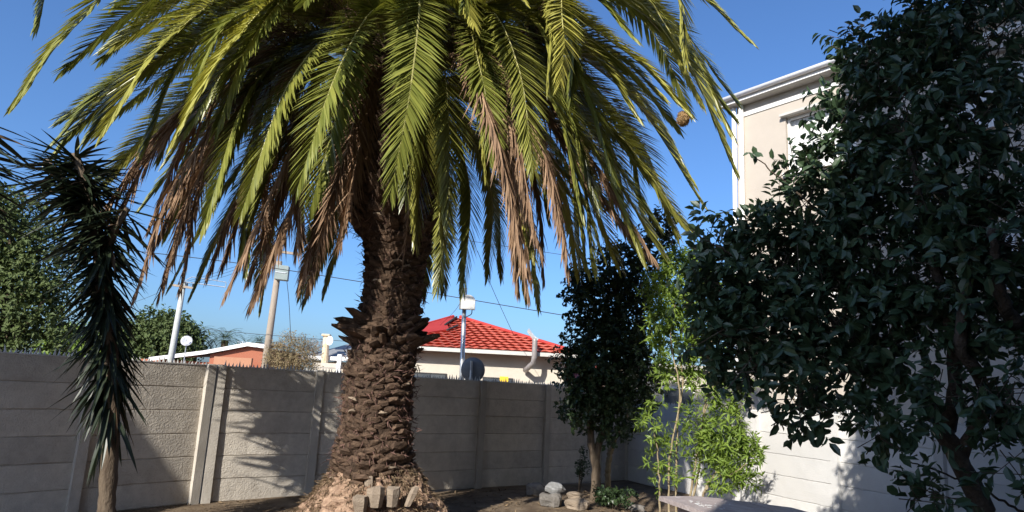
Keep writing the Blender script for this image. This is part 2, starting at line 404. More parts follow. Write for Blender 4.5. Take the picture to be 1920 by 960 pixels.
# root mound
v = []; nr, ns_ = 34, 72
for i in range(nr):
    t = i/(nr-1); r0 = 1.28-.83*t**.75; z0 = -.06+.78*t**1.25
    for j in range(ns_):
        th = 2*math.pi*j/ns_
        nz = .05*math.sin(3*th+1)+.04*math.sin(7*th+5*t)+.028*rng.normal()+.03*math.sin(17*th+11*t)
        r = r0*(1+nz*(1 if i < nr-1 else .5))
        v.append((base[0]+math.cos(th)*r, PY+math.sin(th)*r*.9, max(-.08, z0+.025*rng.normal())))
f = [(i*ns_+j, i*ns_+(j+1) % ns_, (i+1)*ns_+(j+1) % ns_, (i+1)*ns_+j) for i in range(nr-1) for j in range(ns_)]
mesh_obj('root_mound', v, f, M['dirt_mound'], palm)
# fibrous rootlets all over the mound
n = 6000; th = rng.uniform(0, 2*np.pi, n); t = rng.uniform(0, 1, n); rr = 1.28-.83*t**.75
P = np.stack([base[0]+np.cos(th)*rr, PY+np.sin(th)*rr*.9, -.05+.78*t**1.25], 1)
D = np.stack([np.cos(th)*.7, np.sin(th)*.7, -rng.uniform(.1, 1, n)], 1)+rng.normal(size=(n, 3))*.45
vv, ff = leaves(P, D, np.stack([np.cos(th), np.sin(th), np.ones(n)], 1), rng.uniform(.04, .12, n), rng.uniform(.006, .014, n), .6, .1)
tag(mesh_obj('rootlets', vv, ff, M['litter'], palm), kind='stuff')

# leaf bases on the trunk
def scale_mesh(kind, seed):
    r = random.Random(seed); w = .092; h = .04; d = .06
    if kind == 'stub': w, h, d = .075, .045, .17
    j = lambda a: a*r.uniform(.8, 1.2)
    # local x = tangent, y = outward, z = up; a wedge that rises outward, with a cut end
    v = [(-j(w), -.03, -j(h)*.9), (j(w), -.03, -j(h)*.9), (j(w)*.9, -.03, j(h)), (-j(w)*.9, -.03, j(h)),
         (-j(w)*.72, j(d)*.75, j(h)*.25), (j(w)*.72, j(d)*.75, j(h)*.25), (j(w)*.5, j(d), j(h)*1.15), (-j(w)*.5, j(d), j(h)*1.15),
         (0, j(d)*.62, -j(h)*.35), (0, j(d)*1.15, j(h)*.6)]
    f = [(0, 1, 8), (0, 8, 4), (1, 5, 8), (4, 8, 9), (8, 5, 9), (4, 9, 7), (9, 5, 6), (9, 6, 7), (2, 3, 7, 6), (0, 4, 7, 3), (1, 2, 6, 5)]
    me = bpy.data.meshes.new('leaf_base'); me.from_pydata(v, [], f)
    me.materials.append(M['scale']); me.materials.append(M['cut'])
    fm = [0]*len(f); 
    if kind == 'cut': fm[6] = fm[7] = fm[5] = 1
    me.polygons.foreach_set('material_index', fm); me.update(); return me
SC = {k: [scale_mesh(k, 10*i+len(k)) for i in range(5)] for k in ('plain', 'cut', 'stub')}
cand = []
z = .45; row = 0
while z < 5.9:
    r = prad(z); up = z > 3.55
    sp = .18
    nn = max(8, int(2*math.pi*r/sp)); off = (row % 2)*.5
    for j in range(nn):
        th = 2*math.pi*(j+off)/nn+random.uniform(-.06, .06); zz = z+random.uniform(-.025, .025)
        cand.append((zz, th, up))
    z += .066 if not up else .11; row += 1
front = [c for c in cand if math.sin(c[1]+math.pi*.03) < .12]
front.sort(key=lambda c: (c[0] > 4.6, abs(c[1] % (2*math.pi)-1.5*math.pi) > 1.1))
solo = set(id(c) for c in front[:298])
rest = MB()
for c in cand:
    zz, th, up = c
    big = random.random() < .05 or (2.15 < zz < 2.45 and random.random() < .45)
    kind = 'stub' if (up and random.random() < .75) or (2.05 < zz < 2.45 and random.random() < .5) else ('cut' if random.random() < .07 else 'plain')
    me = random.choice(SC[kind]); a = axis(zz); r = prad(zz)*.97
    out = Vector((math.cos(th), math.sin(th), 0)); tan = Vector((-math.sin(th), math.cos(th), 0))
    tilt = random.uniform(-.1, .35)+(.35 if up else 0)
    upv = (Vector((0, 0, 1))*math.cos(tilt)-out*math.sin(tilt)); o2 = (out*math.cos(tilt)+Vector((0, 0, 1))*math.sin(tilt))
    sx = random.uniform(.8, 1.15)*(1.5 if big else 1); sy = random.uniform(.7, 1.25)*(1.6 if big else 1); sz = random.uniform(.8, 1.15)*(1.3 if big else 1)
    roll = random.uniform(-.22, .22)
    rm = Matrix.Rotation(roll, 4, 'Y')
    mx = Matrix(((-tan[0]*sx, o2[0]*sy, upv[0]*sz, 0), (-tan[1]*sx, o2[1]*sy, upv[1]*sz, 0), (-tan[2]*sx, o2[2]*sy, upv[2]*sz, 0), (0, 0, 0, 1))) @ rm
    pos = a+np.array(out)*r
    if id(c) in solo:
        o = link('leaf_base', me, palm, pos); mt = mx.copy(); mt.translation = Vector(pos-wloc(palm)); o.matrix_local = mt
    else:
        rest.add([np.array(mx @ p.co)+pos for p in me.vertices], [tuple(p.vertices) for p in me.polygons])
tag(rest.build('leaf_bases', M['scale'], palm), kind='stuff')

n = 2600; zf = rng.uniform(.6, 5.2, n); th = rng.uniform(0, 2*np.pi, n); rr = np.array([prad(q) for q in zf])+rng.uniform(.0, .06, n)
P = np.stack([np.interp(zf, ax_z, ax_x)+np.cos(th)*rr, PY+np.sin(th)*rr, zf], 1)
D = np.stack([np.cos(th)*.5, np.sin(th)*.5, rng.uniform(-.9, .5, n)], 1)+rng.normal(size=(n, 3))*.5
vv, ff = leaves(P, D, rng.normal(size=(n, 3)), rng.uniform(.05, .16, n), rng.uniform(.005, .018, n), .3, .2)
tag(mesh_obj('fibres', vv, ff, M['stalk'], palm), kind='stuff')
# fronds
def frond(pts, leaf_n=170, Lmax=.48, dead=False, twist=0.0, vee=.35, wid=.029, bare=.1):
    C, length = spline(pts, 48)
    t = nrm(np.gradient(C, axis=0))
    up = np.array([0, 0, 1.0])
    # the frame: side vector from the whole arch's vertical plane, steady where the tip hangs down
    hd = C[-1]-C[0]; hd[2] = 0; hd = unit(hd) if np.linalg.norm(hd) > .3 else unit(np.array([hd[0], hd[1]-.3, 0]))
    sidev = unit(np.cross(hd, up))
    b = nrm(sidev-(t @ sidev)[:, None]*t); n_ = np.cross(b, t)
    tw = twist*np.linspace(0, 1, 48)
    b2 = b*np.cos(tw)[:, None]+n_*np.sin(tw)[:, None]; n2 = -b*np.sin(tw)[:, None]+n_*np.cos(tw)[:, None]
    verts = []; faces = []; fm = []
    mb = MB(); rad = np.interp(np.linspace(0, 1, 48), [0, .08, .3, 1], [.035, .022, .014, .004])*(1.0 if not dead else .85)
    mb.tube(C[::3], rad[::3], 5)
    V = [mb.v]; F = list(mb.f); fm = [0]*len(F); base_i = len(mb.v)
    allv = [np.array(mb.v)]
    for sgn in (-1, 1):
        s = np.linspace(bare, .995, leaf_n)+rng.uniform(-.003, .003, leaf_n); s = np.clip(s, 0, 1)
        i = s*47
        P = np.stack([np.interp(i, np.arange(48), C[:, k]) for k in range(3)], 1)
        T = nrm(np.stack([np.interp(i, np.arange(48), t[:, k]) for k in range(3)], 1))
        B = nrm(np.stack([np.interp(i, np.arange(48), b2[:, k]) for k in range(3)], 1))*sgn
        Nn = nrm(np.stack([np.interp(i, np.arange(48), n2[:, k]) for k in range(3)], 1))
        L = Lmax*np.interp(s, [0, bare, .3, .6, .85, 1], [.25, .4, .95, 1, .75, .42])*rng.uniform(.88, 1.1, leaf_n)
        ang = np.interp(s, [0, .3, .7, 1], [1.1, .88, .66, .25])+rng.normal(size=leaf_n)*.035
        ve = vee+rng.normal(size=leaf_n)*.09
        if dead:
            ang = ang*.55+rng.normal(size=leaf_n)*.15; ve = ve*.4-.3+rng.normal(size=leaf_n)*.35; L = L*.95
        D = T*np.cos(ang)[:, None]+(B*np.cos(ve)[:, None]+Nn*np.sin(ve)[:, None])*np.sin(ang)[:, None]
        D = nrm(D)
        droop = (.10 if not dead else .22)*L
        Wd = T-(T*D).sum(1, keepdims=True)*D; Wd = nrm(Wd+Nn*.45+rng.normal(size=D.shape)*.12); Wd = nrm(Wd-(Wd*D).sum(1, keepdims=True)*D)
        w = wid*rng.uniform(.8, 1.15, leaf_n)*(1 if not dead else .8)
        p0a = P+Wd*(w*.3)[:, None]; p0b = P-Wd*(w*.3)[:, None]
        md = P+D*(L*.5)[:, None]+up*(-droop*.22)[:, None]
        m1 = md+Wd*(w*.5)[:, None]; m2 = md-Wd*(w*.5)[:, None]
        tp = P+D*(L)[:, None]+up*(-droop)[:, None]
        vv = np.stack([p0a, p0b, m2, m1, tp], 1).reshape(-1, 3)
        o = base_i+np.arange(leaf_n)*5
        for q in o: F.append((q, q+1, q+2, q+3)); F.append((q+3, q+2, q+4))
        fm += [1]*(2*leaf_n); allv.append(vv); base_i += len(vv)
    mts = [M['rachis_dead'], M['dead']] if dead else [M['rachis'], M['frond']]
    mesh_obj('frond', np.concatenate(allv), F, mts, palm, origin=C[0], fm=fm)
    return length
def pfrond(px, z0=6.2, **k):
    pts = [atY(*p) for p in px]
    a = axis(z0); d = pts[0]-a; d[2] = 0
    s = a+unit(d)*.33
    ln = frond([s]+pts, **k); lens.append(round(float(ln), 1))
lens = []
LIVE = [
 [(785, -20, 6.9), (772, 150, 6.2), (733, 362, 5.9)], [(700, 20, 7.2), (630, 140, 6.4), (560, 350, 6.1)],
 [(640, 50, 7.6), (540, 160, 6.9), (455, 395, 6.6)], [(600, 60, 8), (470, 170, 7.3), (390, 400, 7.0)],
 [(480, -20, 7.4), (310, 80, 6.6), (192, 250, 6.3)], [(420, 50, 8.0), (230, 140, 7.4), (105, 265, 7.2)],
 [(300, -40, 7.0), (140, 50, 6.3), (32, 190, 6.0)], [(880, -150, 7.2), (885, -80, 6.2), (868, 14, 5.7)],
 [(1010, -30, 6.8), (1055, 50, 6.0), (1050, 155, 5.7)], [(900, 10, 7.4), (970, 120, 6.8), (1000, 322, 6.5)],
 [(815, 60, 7.4), (840, 200, 6.9), (840, 412, 6.8)], [(1000, 10, 7.9), (1170, 95, 7.4), (1285, 208, 7.2)],
 [(1050, -30, 8.4), (1240, 50, 8.3), (1372, 215, 8.2)], [(1130, -40, 7.6), (1270, 80, 7.2), (1362, 275, 7.1)],
 [(1150, -120, 7.6), (1300, -20, 7.3), (1400, 72, 7.1)], [(1000, 70, 8.6), (1180, 180, 8.6), (1312, 375, 8.6)],
 [(960, 80, 8.4), (1150, 240, 8.1), (1290, 430, 8.0)], [(940, 100, 8.2), (1110, 280, 7.8), (1200, 480, 7.6)],
 [(950, 120, 9), (1080, 300, 9.3), (1160, 500, 9.4)], [(520, 60, 8.8), (330, 200, 8.9), (175, 360, 8.9)],
 [(560, 100, 8.6), (420, 230, 8.4), (310, 400, 8.4)], [(500, 20, 9.4), (300, 110, 9.8), (110, 230, 10)],
 [(440, -60, 8), (250, 20, 7.6), (120, 130, 7.4)], [(250, -160, 6.9), (110, -60, 6.1), (70, 45, 5.8)],
 [(1150, -150, 7.2), (1260, -40, 6.8), (1283, 110, 6.6)], [(1060, -60, 9.2), (1250, 30, 9.6), (1380, 190, 9.8)],
 [(560, -20, 7.2), (430, 90, 6.4), (330, 260, 6.2)], [(580, 30, 8.6), (400, 140, 8.2), (250, 330, 8.2)],
 [(960, 20, 8), (1080, 130, 7.4), (1150, 330, 7.2)], [(930, 60, 7.6), (1040, 200, 7), (1090, 400, 6.9)],
 [(1010, 100, 9), (1190, 250, 9.4), (1270, 440, 9.5)], [(860, 30, 7.4), (900, 130, 6.8), (930, 300, 6.6)],
]
def jitter(p, dx, dy, back):
    """a neighbouring frond: same arch, moved aside, a little farther back and shorter"""
    ox, oy, ob = random.uniform(-dx, dx), random.uniform(-dy, dy), random.uniform(*back)
    return [(740+(x-740)*random.uniform(.86, .97)+ox*(i+1)/3, y+oy*(i+1)/3, Y+ob*(i+1)/3) for i, (x, y, Y) in enumerate(p)]
for i, p in enumerate(LIVE):
    pfrond(p, z0=6.2, twist=random.uniform(-.5, .5), vee=random.uniform(.2, .5))
for i, p in enumerate(LIVE):
    if i in (6, 7, 14, 23, 24): continue
    for k in range(2 if i > 2 else 1):
        pfrond(jitter(p, 60, 40, (.15, .9)), z0=random.uniform(5.9, 6.4), twist=random.uniform(-.6, .6), vee=random.uniform(.15, .45))
LOW = [
 [(690, 180, 9.3), (630, 330, 9.6), (575, 540, 9.8)], [(690, 220, 9.1), (650, 380, 9.2), (608, 548, 9.3)],
 [(540, 200, 8.8), (410, 370, 8.8), (318, 538, 8.8)], [(830, 200, 8.0), (880, 350, 7.8), (868, 545, 7.8)],
 [(850, 200, 9.2), (920, 350, 9.5), (915, 520, 9.6)], [(900, 200, 8.8), (985, 370, 9), (1010, 574, 9)],
 [(600, 220, 9), (520, 370, 9.1), (488, 578, 9.2)], [(800, 260, 9.5), (805, 400, 9.9), (792, 560, 10)],
 [(950, 210, 8.4), (1070, 370, 8.2), (1100, 500, 8.2)], [(880, 180, 8), (955, 340, 7.8), (1000, 480, 7.7)],
 [(930, 160, 9.4), (1050, 330, 9.8), (1085, 520, 10)], [(600, 180, 8), (480, 340, 7.8), (450, 480, 7.7)],
]
for p in LOW+[jitter(p, 50, 30, (-.2, .6)) for p in LOW]: pfrond(p, z0=5.7, twist=random.uniform(-.7, .7), Lmax=.36, vee=.05, leaf_n=140)
DEAD = [
 [(860, 110, 7.5), (945, 280, 7.1), (990, 548, 7.0)], [(940, 160, 7.8), (1035, 330, 7.6), (1064, 508, 7.5)],
 [(620, 120, 7.7), (545, 280, 7.3), (425, 548, 7.2)], [(670, 220, 7.8), (620, 370, 7.5), (578, 535, 7.4)],
 [(520, 120, 7.7), (340, 320, 7.2), (255, 550, 7.1)], [(520, 90, 7.8), (310, 235, 7.4), (165, 445, 7.3)],
 [(590, 180, 8.3), (450, 370, 8.2), (392, 510, 8.2)], [(1000, 170, 8.0), (1130, 330, 7.8), (1225, 485, 7.8)],
 [(580, 140, 7.8), (500, 300, 7.5), (500, 470, 7.4)], [(900, 150, 8.6), (1000, 330, 8.6), (1020, 520, 8.6)],
 [(560, 120, 8.4), (400, 250, 8.2), (290, 460, 8.2)], [(850, 100, 7.2), (925, 240, 6.5), (985, 500, 6.3)], [(900, 90, 7.3), (1010, 260, 6.7), (1062, 470, 6.5)], [(690, 130, 7.4), (650, 280, 7.0), (600, 440, 6.9)], [(640, 160, 7.6), (575, 300, 7.3), (555, 470, 7.2)],
]
for p in DEAD+[jitter(p, 55, 30, (.1, .7)) for p in DEAD+DEAD[2:7]]: pfrond(p, z0=5.6, dead=True, twist=random.uniform(-.6, .6), Lmax=.42, leaf_n=145, wid=.025)
pfrond([(770, 290, 7.95), (766, 400, 7.9), (755, 500, 7.9)], z0=5.2, dead=True, Lmax=.14, leaf_n=50)
# the rest of the crown: upper tiers that shade the trunk, and the far side
for k in range(80):
    az = k*2.39996; tier = (k+.5)/80
    e0 = R(85-70*tier)+random.uniform(-.1, .1); ln = random.uniform(3.3, 4.1); drop = R(random.uniform(85, 115))
    z0 = 6.6-.7*tier; a = axis(z0); h = np.array([math.cos(az), math.sin(az), 0])
    if h[1] < -.35 and e0 < R(55): ln *= .8
    p = a+h*.25; pts = [p]
    for i in range(8):
        s = (i+.5)/8; e = e0-drop*s**1.25
        p = p+(h*math.cos(e)+np.array([0, 0, math.sin(e)]))*ln/8; pts.append(p)
    frond([pts[0], pts[2], pts[4], pts[6], pts[8]], twist=random.uniform(-.5, .5), vee=random.uniform(.2, .5), leaf_n=115)
print('frond lengths', lens)
# spent fruit stalks: bunches of thin strands in the crown
for (x, y, Y) in ((900, 90, 7.7), (870, 50, 7.7), (560, 60, 7.9), (640, 20, 7.7), (1000, 60, 8), (780, 120, 7.9)):
    c = atY(x, y, Y); a = axis(6.0); d = unit(c-a)
    n = 160; P = c+rng.normal(size=(n, 3))*.10; D = d*.6+rng.normal(size=(n, 3))*.55; D[:, 2] -= .45
    vv, ff = leaves(P, D, rng.normal(size=(n, 3)), rng.uniform(.25, .5, n), np.full(n, .012), .4, .2)
    mb = MB(); mb.tube([a, (a+c)/2+[0, 0, .15], c], [.025, .02, .012], 5)
    b0 = len(mb.v); 
    mesh_obj('fruit_stalk', np.concatenate([np.array(mb.v), vv]), mb.f+(ff+b0).tolist(), M['stalk'], palm)

# weaver nest hanging from a frond tip
c = atY(1281, 222, 7.2)
n = 1500; d = nrm(rng.normal(size=(n, 3))); rad = np.array([.062, .062, .088])
P = c+d*rad*rng.uniform(.75, 1, n)[:, None]*np.where(d[:, 2:] > 0, 1-.15*d[:, 2:], 1)
D = perp(d)+d*.12
vv, ff = leaves(P, D, d, rng.uniform(.03, .07, n), np.full(n, .008), .1, .1)
mb = MB(); 
for i in range(9):
    pass
lat = [(c+np.array([math.cos(t)*.055*math.sin(ph), math.sin(t)*.055*math.sin(ph), .08*math.cos(ph)])) for ph in np.linspace(.1, 3.0, 9) for t in np.linspace(0, 2*math.pi, 14, endpoint=False)]
lf = [(i*14+j, i*14+(j+1) % 14, (i+1)*14+(j+1) % 14, (i+1)*14+j) for i in range(8) for j in range(14)]
mesh = mesh_obj('weaver_nest', np.concatenate([np.array(lat), vv]), lf+(ff+len(lat)).tolist(), M['nest'])
tag(mesh, 'round straw bird nest hanging from the tip of a palm frond', 'nest')

# ================================================================== SWORD-LEAVED PLANT (left)
def sword_me(seed, L):
    r = random.Random(seed); n = 5; v = []; f = []
    bend = r.uniform(.02, .12)
    for i in range(n+1):
        t = i/n; w = .026*min(1, .55+t*1.6)*(1-t**3) if i < n else .0008
        y = L*t; z = -bend*t*t*L
        v += [(-w, y, z+w*.5), (0, y, z), (w, y, z+w*.5)]
    for i in range(n):
        a = i*3; f += [(a, a+1, a+4, a+3), (a+1, a+2, a+5, a+4)]
    me = bpy.data.meshes.new('sword_leaf'); me.from_pydata(v, [], f); me.update(); return me
SW = [sword_me(i, .52+.05*(i % 4)) for i in range(6)]
for me in SW: me.materials.append(M['sword'])
SWD = [me.copy() for me in SW[:3]]
for me in SWD: me.materials.clear(); me.materials.append(M['sword_dead'])
def place_leaf(parent, pos, d, me, s=1.0):
    d = Vector(d).normalized(); x = d.cross(Vector((0, 0, 1)))
    x = x.normalized() if x.length > .05 else Vector((1, 0, 0)); z = x.cross(d)
    q = Matrix((( x[0], d[0], z[0]), (x[1], d[1], z[1]), (x[2], d[2], z[2]))).to_4x4() @ Matrix.Rotation(random.uniform(-.5, .5), 4, 'Y')
    q = q @ Matrix.Scale(s, 4); q.translation = Vector(np.array(pos)-wloc(parent))
    o = bpy.data.objects.new('leaf', me); COL.objects.link(o); o.parent = parent; o.matrix_local = q
    return o
YD = 7.3
stem = [atY(198, 1000, YD), atY(203, 900, YD), atY(208, 780, YD), atY(205, 640, YD), atY(190, 500, YD), atY(170, 380, YD), atY(140, 290, YD)]
stem[0][2] = -.05
Cst, _ = spline(stem, 60)
spk = empty('sword_leaved_plant', (Cst[0][0], YD, 0), 'tall plant with a bare brown trunk and hanging dark sword leaves', 'plant')
mb = MB(); radii = np.interp(np.linspace(0, 1, 60), [0, .1, .5, 1], [.105, .085, .08, .05])*(1+.05*rng.normal(size=60))
mb.tube(Cst, radii, 12); mb.build('trunk', M['bark'], spk, smooth=True)
cnt = 0; swm = MB()
def sidebranch(pts, n, span, down):
    global cnt
    C, _ = spline(pts, 40)
    for k in range(n):
        t = span[0]+(span[1]-span[0])*(k+random.random())/n; p = C[int(t*39)]
        az = random.uniform(0, 2*math.pi); el = down(t)+random.uniform(-.3, .3)
        d = (math.cos(az)*math.cos(el), math.sin(az)*math.cos(el), math.sin(el))
        dead = random.random() < .06
        if cnt < 285: place_leaf(spk, p+np.array(d)*.04, d, random.choice(SWD if dead else SW), random.uniform(.8, 1.2))
        else:
            dv = Vector(d); x = dv.cross(Vector((0, 0, 1))).normalized(); zv = x.cross(dv); me = random.choice(SW); sc_ = random.uniform(.75, 1.15)
            swm.add([p+np.array(x*q.co[0]+dv*q.co[1]+zv*q.co[2])*sc_ for q in me.vertices], [tuple(q.vertices) for q in me.polygons])
        cnt += 1
sidebranch(stem[2:], 215, (.0, 1), lambda t: -1.2+.9*t)
sidebranch([stem[4], atY(215, 430, YD-.1), atY(240, 390, YD-.1)], 40, (.3, 1), lambda t: -1.0+.8*t)
sidebranch([stem[5], atY(110, 330, YD+.2), atY(85, 300, YD+.2)], 40, (.3, 1), lambda t: -.9+.8*t)
sidebranch(stem[2:], 330, (.12, 1), lambda t: -1.0+.75*t)
sidebranch([stem[3], stem[4], stem[5], stem[6]], 120, (.6, 1), lambda t: -.6+.9*t)
tag(swm.build('leaves', M['sword'], spk), kind='stuff'); cnt = 0
mb = MB(); mb.tube([stem[4], atY(215, 430, YD-.1), atY(240, 390, YD-.1)], [.05, .045, .03], 8); mb.tube([stem[5], atY(110, 330, YD+.2), atY(85, 300, YD+.2)], [.05, .045, .03], 8)
mb.build('branch', M['bark'], spk, smooth=True)
# second one just outside the left edge, whose leaf tips reach into view
p2 = [atY(-130, 900, 5.6), atY(-100, 450, 5.6), atY(-62, 200, 5.6)]; p2[0][2] = -.03
sp2 = empty('sword_leaved_plant', (p2[0][0], 5.6, 0), 'spiky dark sword leaves fanning against the open sky above the fence', 'plant')
spk_save = spk; spk = sp2
mb = MB(); C2, _ = spline(p2, 30); mb.tube(C2, np.linspace(.1, .05, 30), 10); mb.build('trunk', M['bark'], sp2, smooth=True)
sidebranch(p2, 130, (.78, 1), lambda t: -.9+2.0*(t-.6))
spk = spk_save

# ================================================================== TREES AND SHRUBS
def limb_mesh(root, name, paths, m_, n=8):
    for pts, r0, r1 in paths:
        C, _ = spline(pts, 26)
        C[1:-1] += rng.normal(size=(24, 3))*.006
        mb = MB(); mb.tube(C, np.linspace(r0, r1, 26)*(1+.06*rng.normal(size=26)), n); mb.build(name, m_, root, smooth=True)
# --- big dark tree on the right
tr = empty('garden_tree', (*atY(1850, 1000, 4.6)[:2], 0), 'large dark leafy tree with bent trunk in front of the cream building', 'tree')
T0 = wloc(tr).copy(); 
def a(x, y, Y): return atY(x, y, Y)
limb_mesh(tr, 'trunk', [([T0+[0, 0, -.05], T0+[0, 0, .5], a(1838, 950, 4.6), a(1800, 870, 4.6), a(1770, 800, 4.65)], .085, .06)], M['bark_dark'], 10)
limb_mesh(tr, 'limb', [
 ([a(1770, 800, 4.65), a(1730, 740, 4.7), a(1660, 690, 4.8), a(1560, 600, 4.9), a(1450, 500, 5)], .05, .012),
 ([a(1775, 805, 4.65), a(1790, 720, 4.5), a(1780, 600, 4.4), a(1740, 450, 4.4), a(1700, 250, 4.5)], .05, .015),
 ([a(1800, 860, 4.6), a(1850, 740, 4.4), a(1800, 640, 4.2), a(1830, 480, 4.1), a(1850, 250, 4.2)], .05, .015),
 ([a(1740, 750, 4.7), a(1740, 690, 4.9), a(1700, 600, 5), a(1600, 450, 5.1), a(1560, 250, 5.2)], .035, .01),
 ([a(1920, 640, 4.2), a(1880, 560, 4.0), a(1860, 430, 3.9)], .05, .02),
 ([a(1660, 690, 4.8), a(1580, 700, 4.6), a(1500, 740, 4.5)], .015, .006),
 ([a(1920, 960, 4.5), a(1800, 900, 4.5), a(1690, 860, 4.5)], .009, .004),
 ([a(1600, 450, 5.1), a(1480, 350, 5.1), a(1410, 290, 5.1)], .012, .004),
 ([a(1450, 500, 5), a(1380, 480, 5), a(1310, 440, 5)], .012, .004)], M['bark_dark'], 7)
B = []
def bl(x, y, r, Y, ry=None): B.append(pxblob(x, y, r, Y, ry))
for q in [(1850, 60, 140, 4.4), (1740, 60, 90, 4.6), (1650, 110, 70, 4.8), (1600, 190, 70, 5.0), (1700, 210, 110, 4.6), (1860, 230, 120, 4.2),
          (1585, 310, 65, 5.0), (1500, 310, 32, 5.1), (1660, 340, 100, 4.8), (1800, 380, 120, 4.3), (1900, 430, 110, 4.0),
          (1530, 400, 90, 5.0), (1455, 420, 55, 5.2), (1395, 440, 45, 5.2), (1340, 440, 40, 5.3), (1620, 470, 110, 4.8), (1750, 520, 110, 4.5),
          (1480, 510, 95, 5.0), (1400, 540, 90, 5.1), (1340, 560, 65, 5.2), (1580, 590, 110, 4.8), (1450, 620, 90, 4.9), (1370, 640, 75, 5.0),
          (1690, 610, 90, 4.6), (1860, 590, 90, 4.2), (1540, 690, 60, 4.7), (1640, 690, 60, 4.7), (1500, 755, 45, 4.5, 35), (1560, 770, 30, 4.5, 22), (1420, 700, 50, 4.8, 40), (1680, 800, 65, 4.4, 35),
          (1890, 740, 70, 4.1), (1790, 740, 50, 4.3), (1640, 810, 40, 4.4, 25), (1740, 925, 55, 4.2, 25), (1900, 880, 45, 4.1), (1420, 290, 20, 5.1, 12), (1590, 75, 22, 4.9, 14)]: bl(*q)
Cc, Aa = blob_points(B, 2150, .25); Aa = Aa+rng.normal(size=Aa.shape)*.6+[0, 0, .15]
vv, ff = sprays(Cc, Aa, 8, .17, .092, .046, 1.0, .6, leaves_round)
mesh_obj('crown', vv, ff, M['leaf_dark'], tr)
k = len(Cc); mb = MB()
for i in range(0, k, 2):
    e = Cc[i]; mb.tube([e-unit(Aa[i])*.22, e+unit(Aa[i])*.14], [.004, .002], 3, False)
tag(mb.build('twigs', M['bark_dark'], tr), kind='stuff')

# --- dark small-leaved tree in the corner behind the palm
t2b = np.array([1.52, 11.6, 0])
t2 = empty('garden_tree', t2b, 'slim dark multi-stemmed tree in front of the fence corner', 'tree')
limb_mesh(t2, 'trunk', [([t2b+[0, 0, -.05], a(1118, 880, 11.6), a(1108, 820, 11.6), a(1105, 740, 11.6), a(1100, 640, 11.6)], .085, .03),
                        ([t2b+[.03, .02, -.05], a(1118, 860, 11.6), a(1140, 760, 11.5), a(1160, 620, 11.5), a(1150, 500, 11.5)], .07, .02)], M['bark'], 9)
limb_mesh(t2, 'limb', [([a(1112, 830, 11.6), a(1095, 760, 11.5), a(1070, 690, 11.4)], .03, .01), ([a(1140, 760, 11.5), a(1180, 680, 11.4), a(1210, 560, 11.4)], .035, .012)], M['bark'])
B = []
for q in [(1120, 560, 65, 11.6), (1160, 500, 55, 11.5), (1090, 540, 38, 11.6), (1130, 640, 75, 11.6), (1080, 680, 42, 11.4), (1180, 620, 70, 11.5), (1110, 740, 65, 11.5), (1190, 720, 60, 11.4), (1150, 790, 40, 11.5), (1220, 460, 45, 11.4), (1200, 540, 50, 11.4), (1150, 690, 70, 11.3), (1240, 420, 28, 11.3), (1085, 760, 35, 11.4)]: bl(*q)
Cc, Aa = blob_points(B, 2600, .2); Aa = Aa+rng.normal(size=Aa.shape)*.6+[0, 0, .2]
vv, ff = sprays(Cc, Aa, 8, .14, .08, .048, 1.0, .6, leaves_round)
mesh_obj('crown', vv, ff, M['leaf_mid'], t2)
# --- lopped yellowish stump stem beside it
s0 = np.array([1.86, 12.2, 0])
st = empty('lopped_sapling', s0, 'lopped pale yellow sapling stem leaning beside the slim dark tree', 'sapling')
limb_mesh(st, 'stem', [([s0+[0, 0, -.05], a(1140, 880, 12.2), a(1145, 845, 12.2)], .055, .045), ([a(1143, 850, 12.2), a(1158, 815, 12.1), a(1170, 790, 12.1), a(1190, 740, 12.1)], .04, .02), ([a(1143, 850, 12.2), a(1139, 832, 12.2)], .022, .012)], M['bark_pale'])

# --- sunlit lime-green shrub
b0 = np.array([2.25, 8.9, 0])
sh = empty('garden_shrub', b0, 'sunlit lime-green shrub with pale bent stems behind the table', 'shrub')
SY = 8.9
stems = [[b0+[-.25, 0, -.04], a(1235, 880, SY), a(1225, 800, SY), a(1215, 780, SY)], [b0+[-.15, 0, -.04], a(1255, 860, SY), a(1275, 740, SY), a(1258, 640, SY), a(1268, 560, SY)],
         [b0+[.1, 0, -.04], a(1325, 910, SY), a(1340, 890, SY), a(1370, 850, SY), a(1390, 780, SY)], [b0+[.05, .1, -.04], a(1310, 880, SY+.1), a(1320, 780, SY+.1), a(1350, 690, SY)],
         [b0+[.1, 0, -.04], a(1330, 905, SY), a(1370, 890, SY-.1), a(1400, 870, SY-.1)], [b0+[-.05, .05, -.04], a(1270, 800, SY+.1), a(1280, 700, SY+.2), a(1250, 580, SY+.2), a(1255, 500, SY+.2)], [b0+[.05, .1, -.04], a(1330, 700, SY+.1), a(1330, 600, SY+.2), a(1300, 480, SY+.2)]]
limb_mesh(sh, 'stem', [(s, .017, .006) for s in stems], M['bark_pale'], 7)
B = []
for q in [(1225, 790, 22, SY, 40), (1235, 840, 22, SY, 45), (1245, 890, 20, SY, 25), (1305, 830, 30, SY), (1330, 860, 40, SY), (1360, 820, 40, SY), (1390, 840, 35, SY), (1375, 890, 35, SY, 25), (1410, 850, 28, SY, 20),
          (1340, 740, 30, SY), (1370, 760, 25, SY), (1390, 730, 22, SY), (1290, 780, 25, SY), (1330, 800, 30, SY), (1350, 910, 25, SY-.1, 18), (1400, 900, 22, SY-.1, 15), (1430, 855, 14, SY, 12)]: bl(*q)
C1, A1 = blob_points(B, 470, .1)
B = []
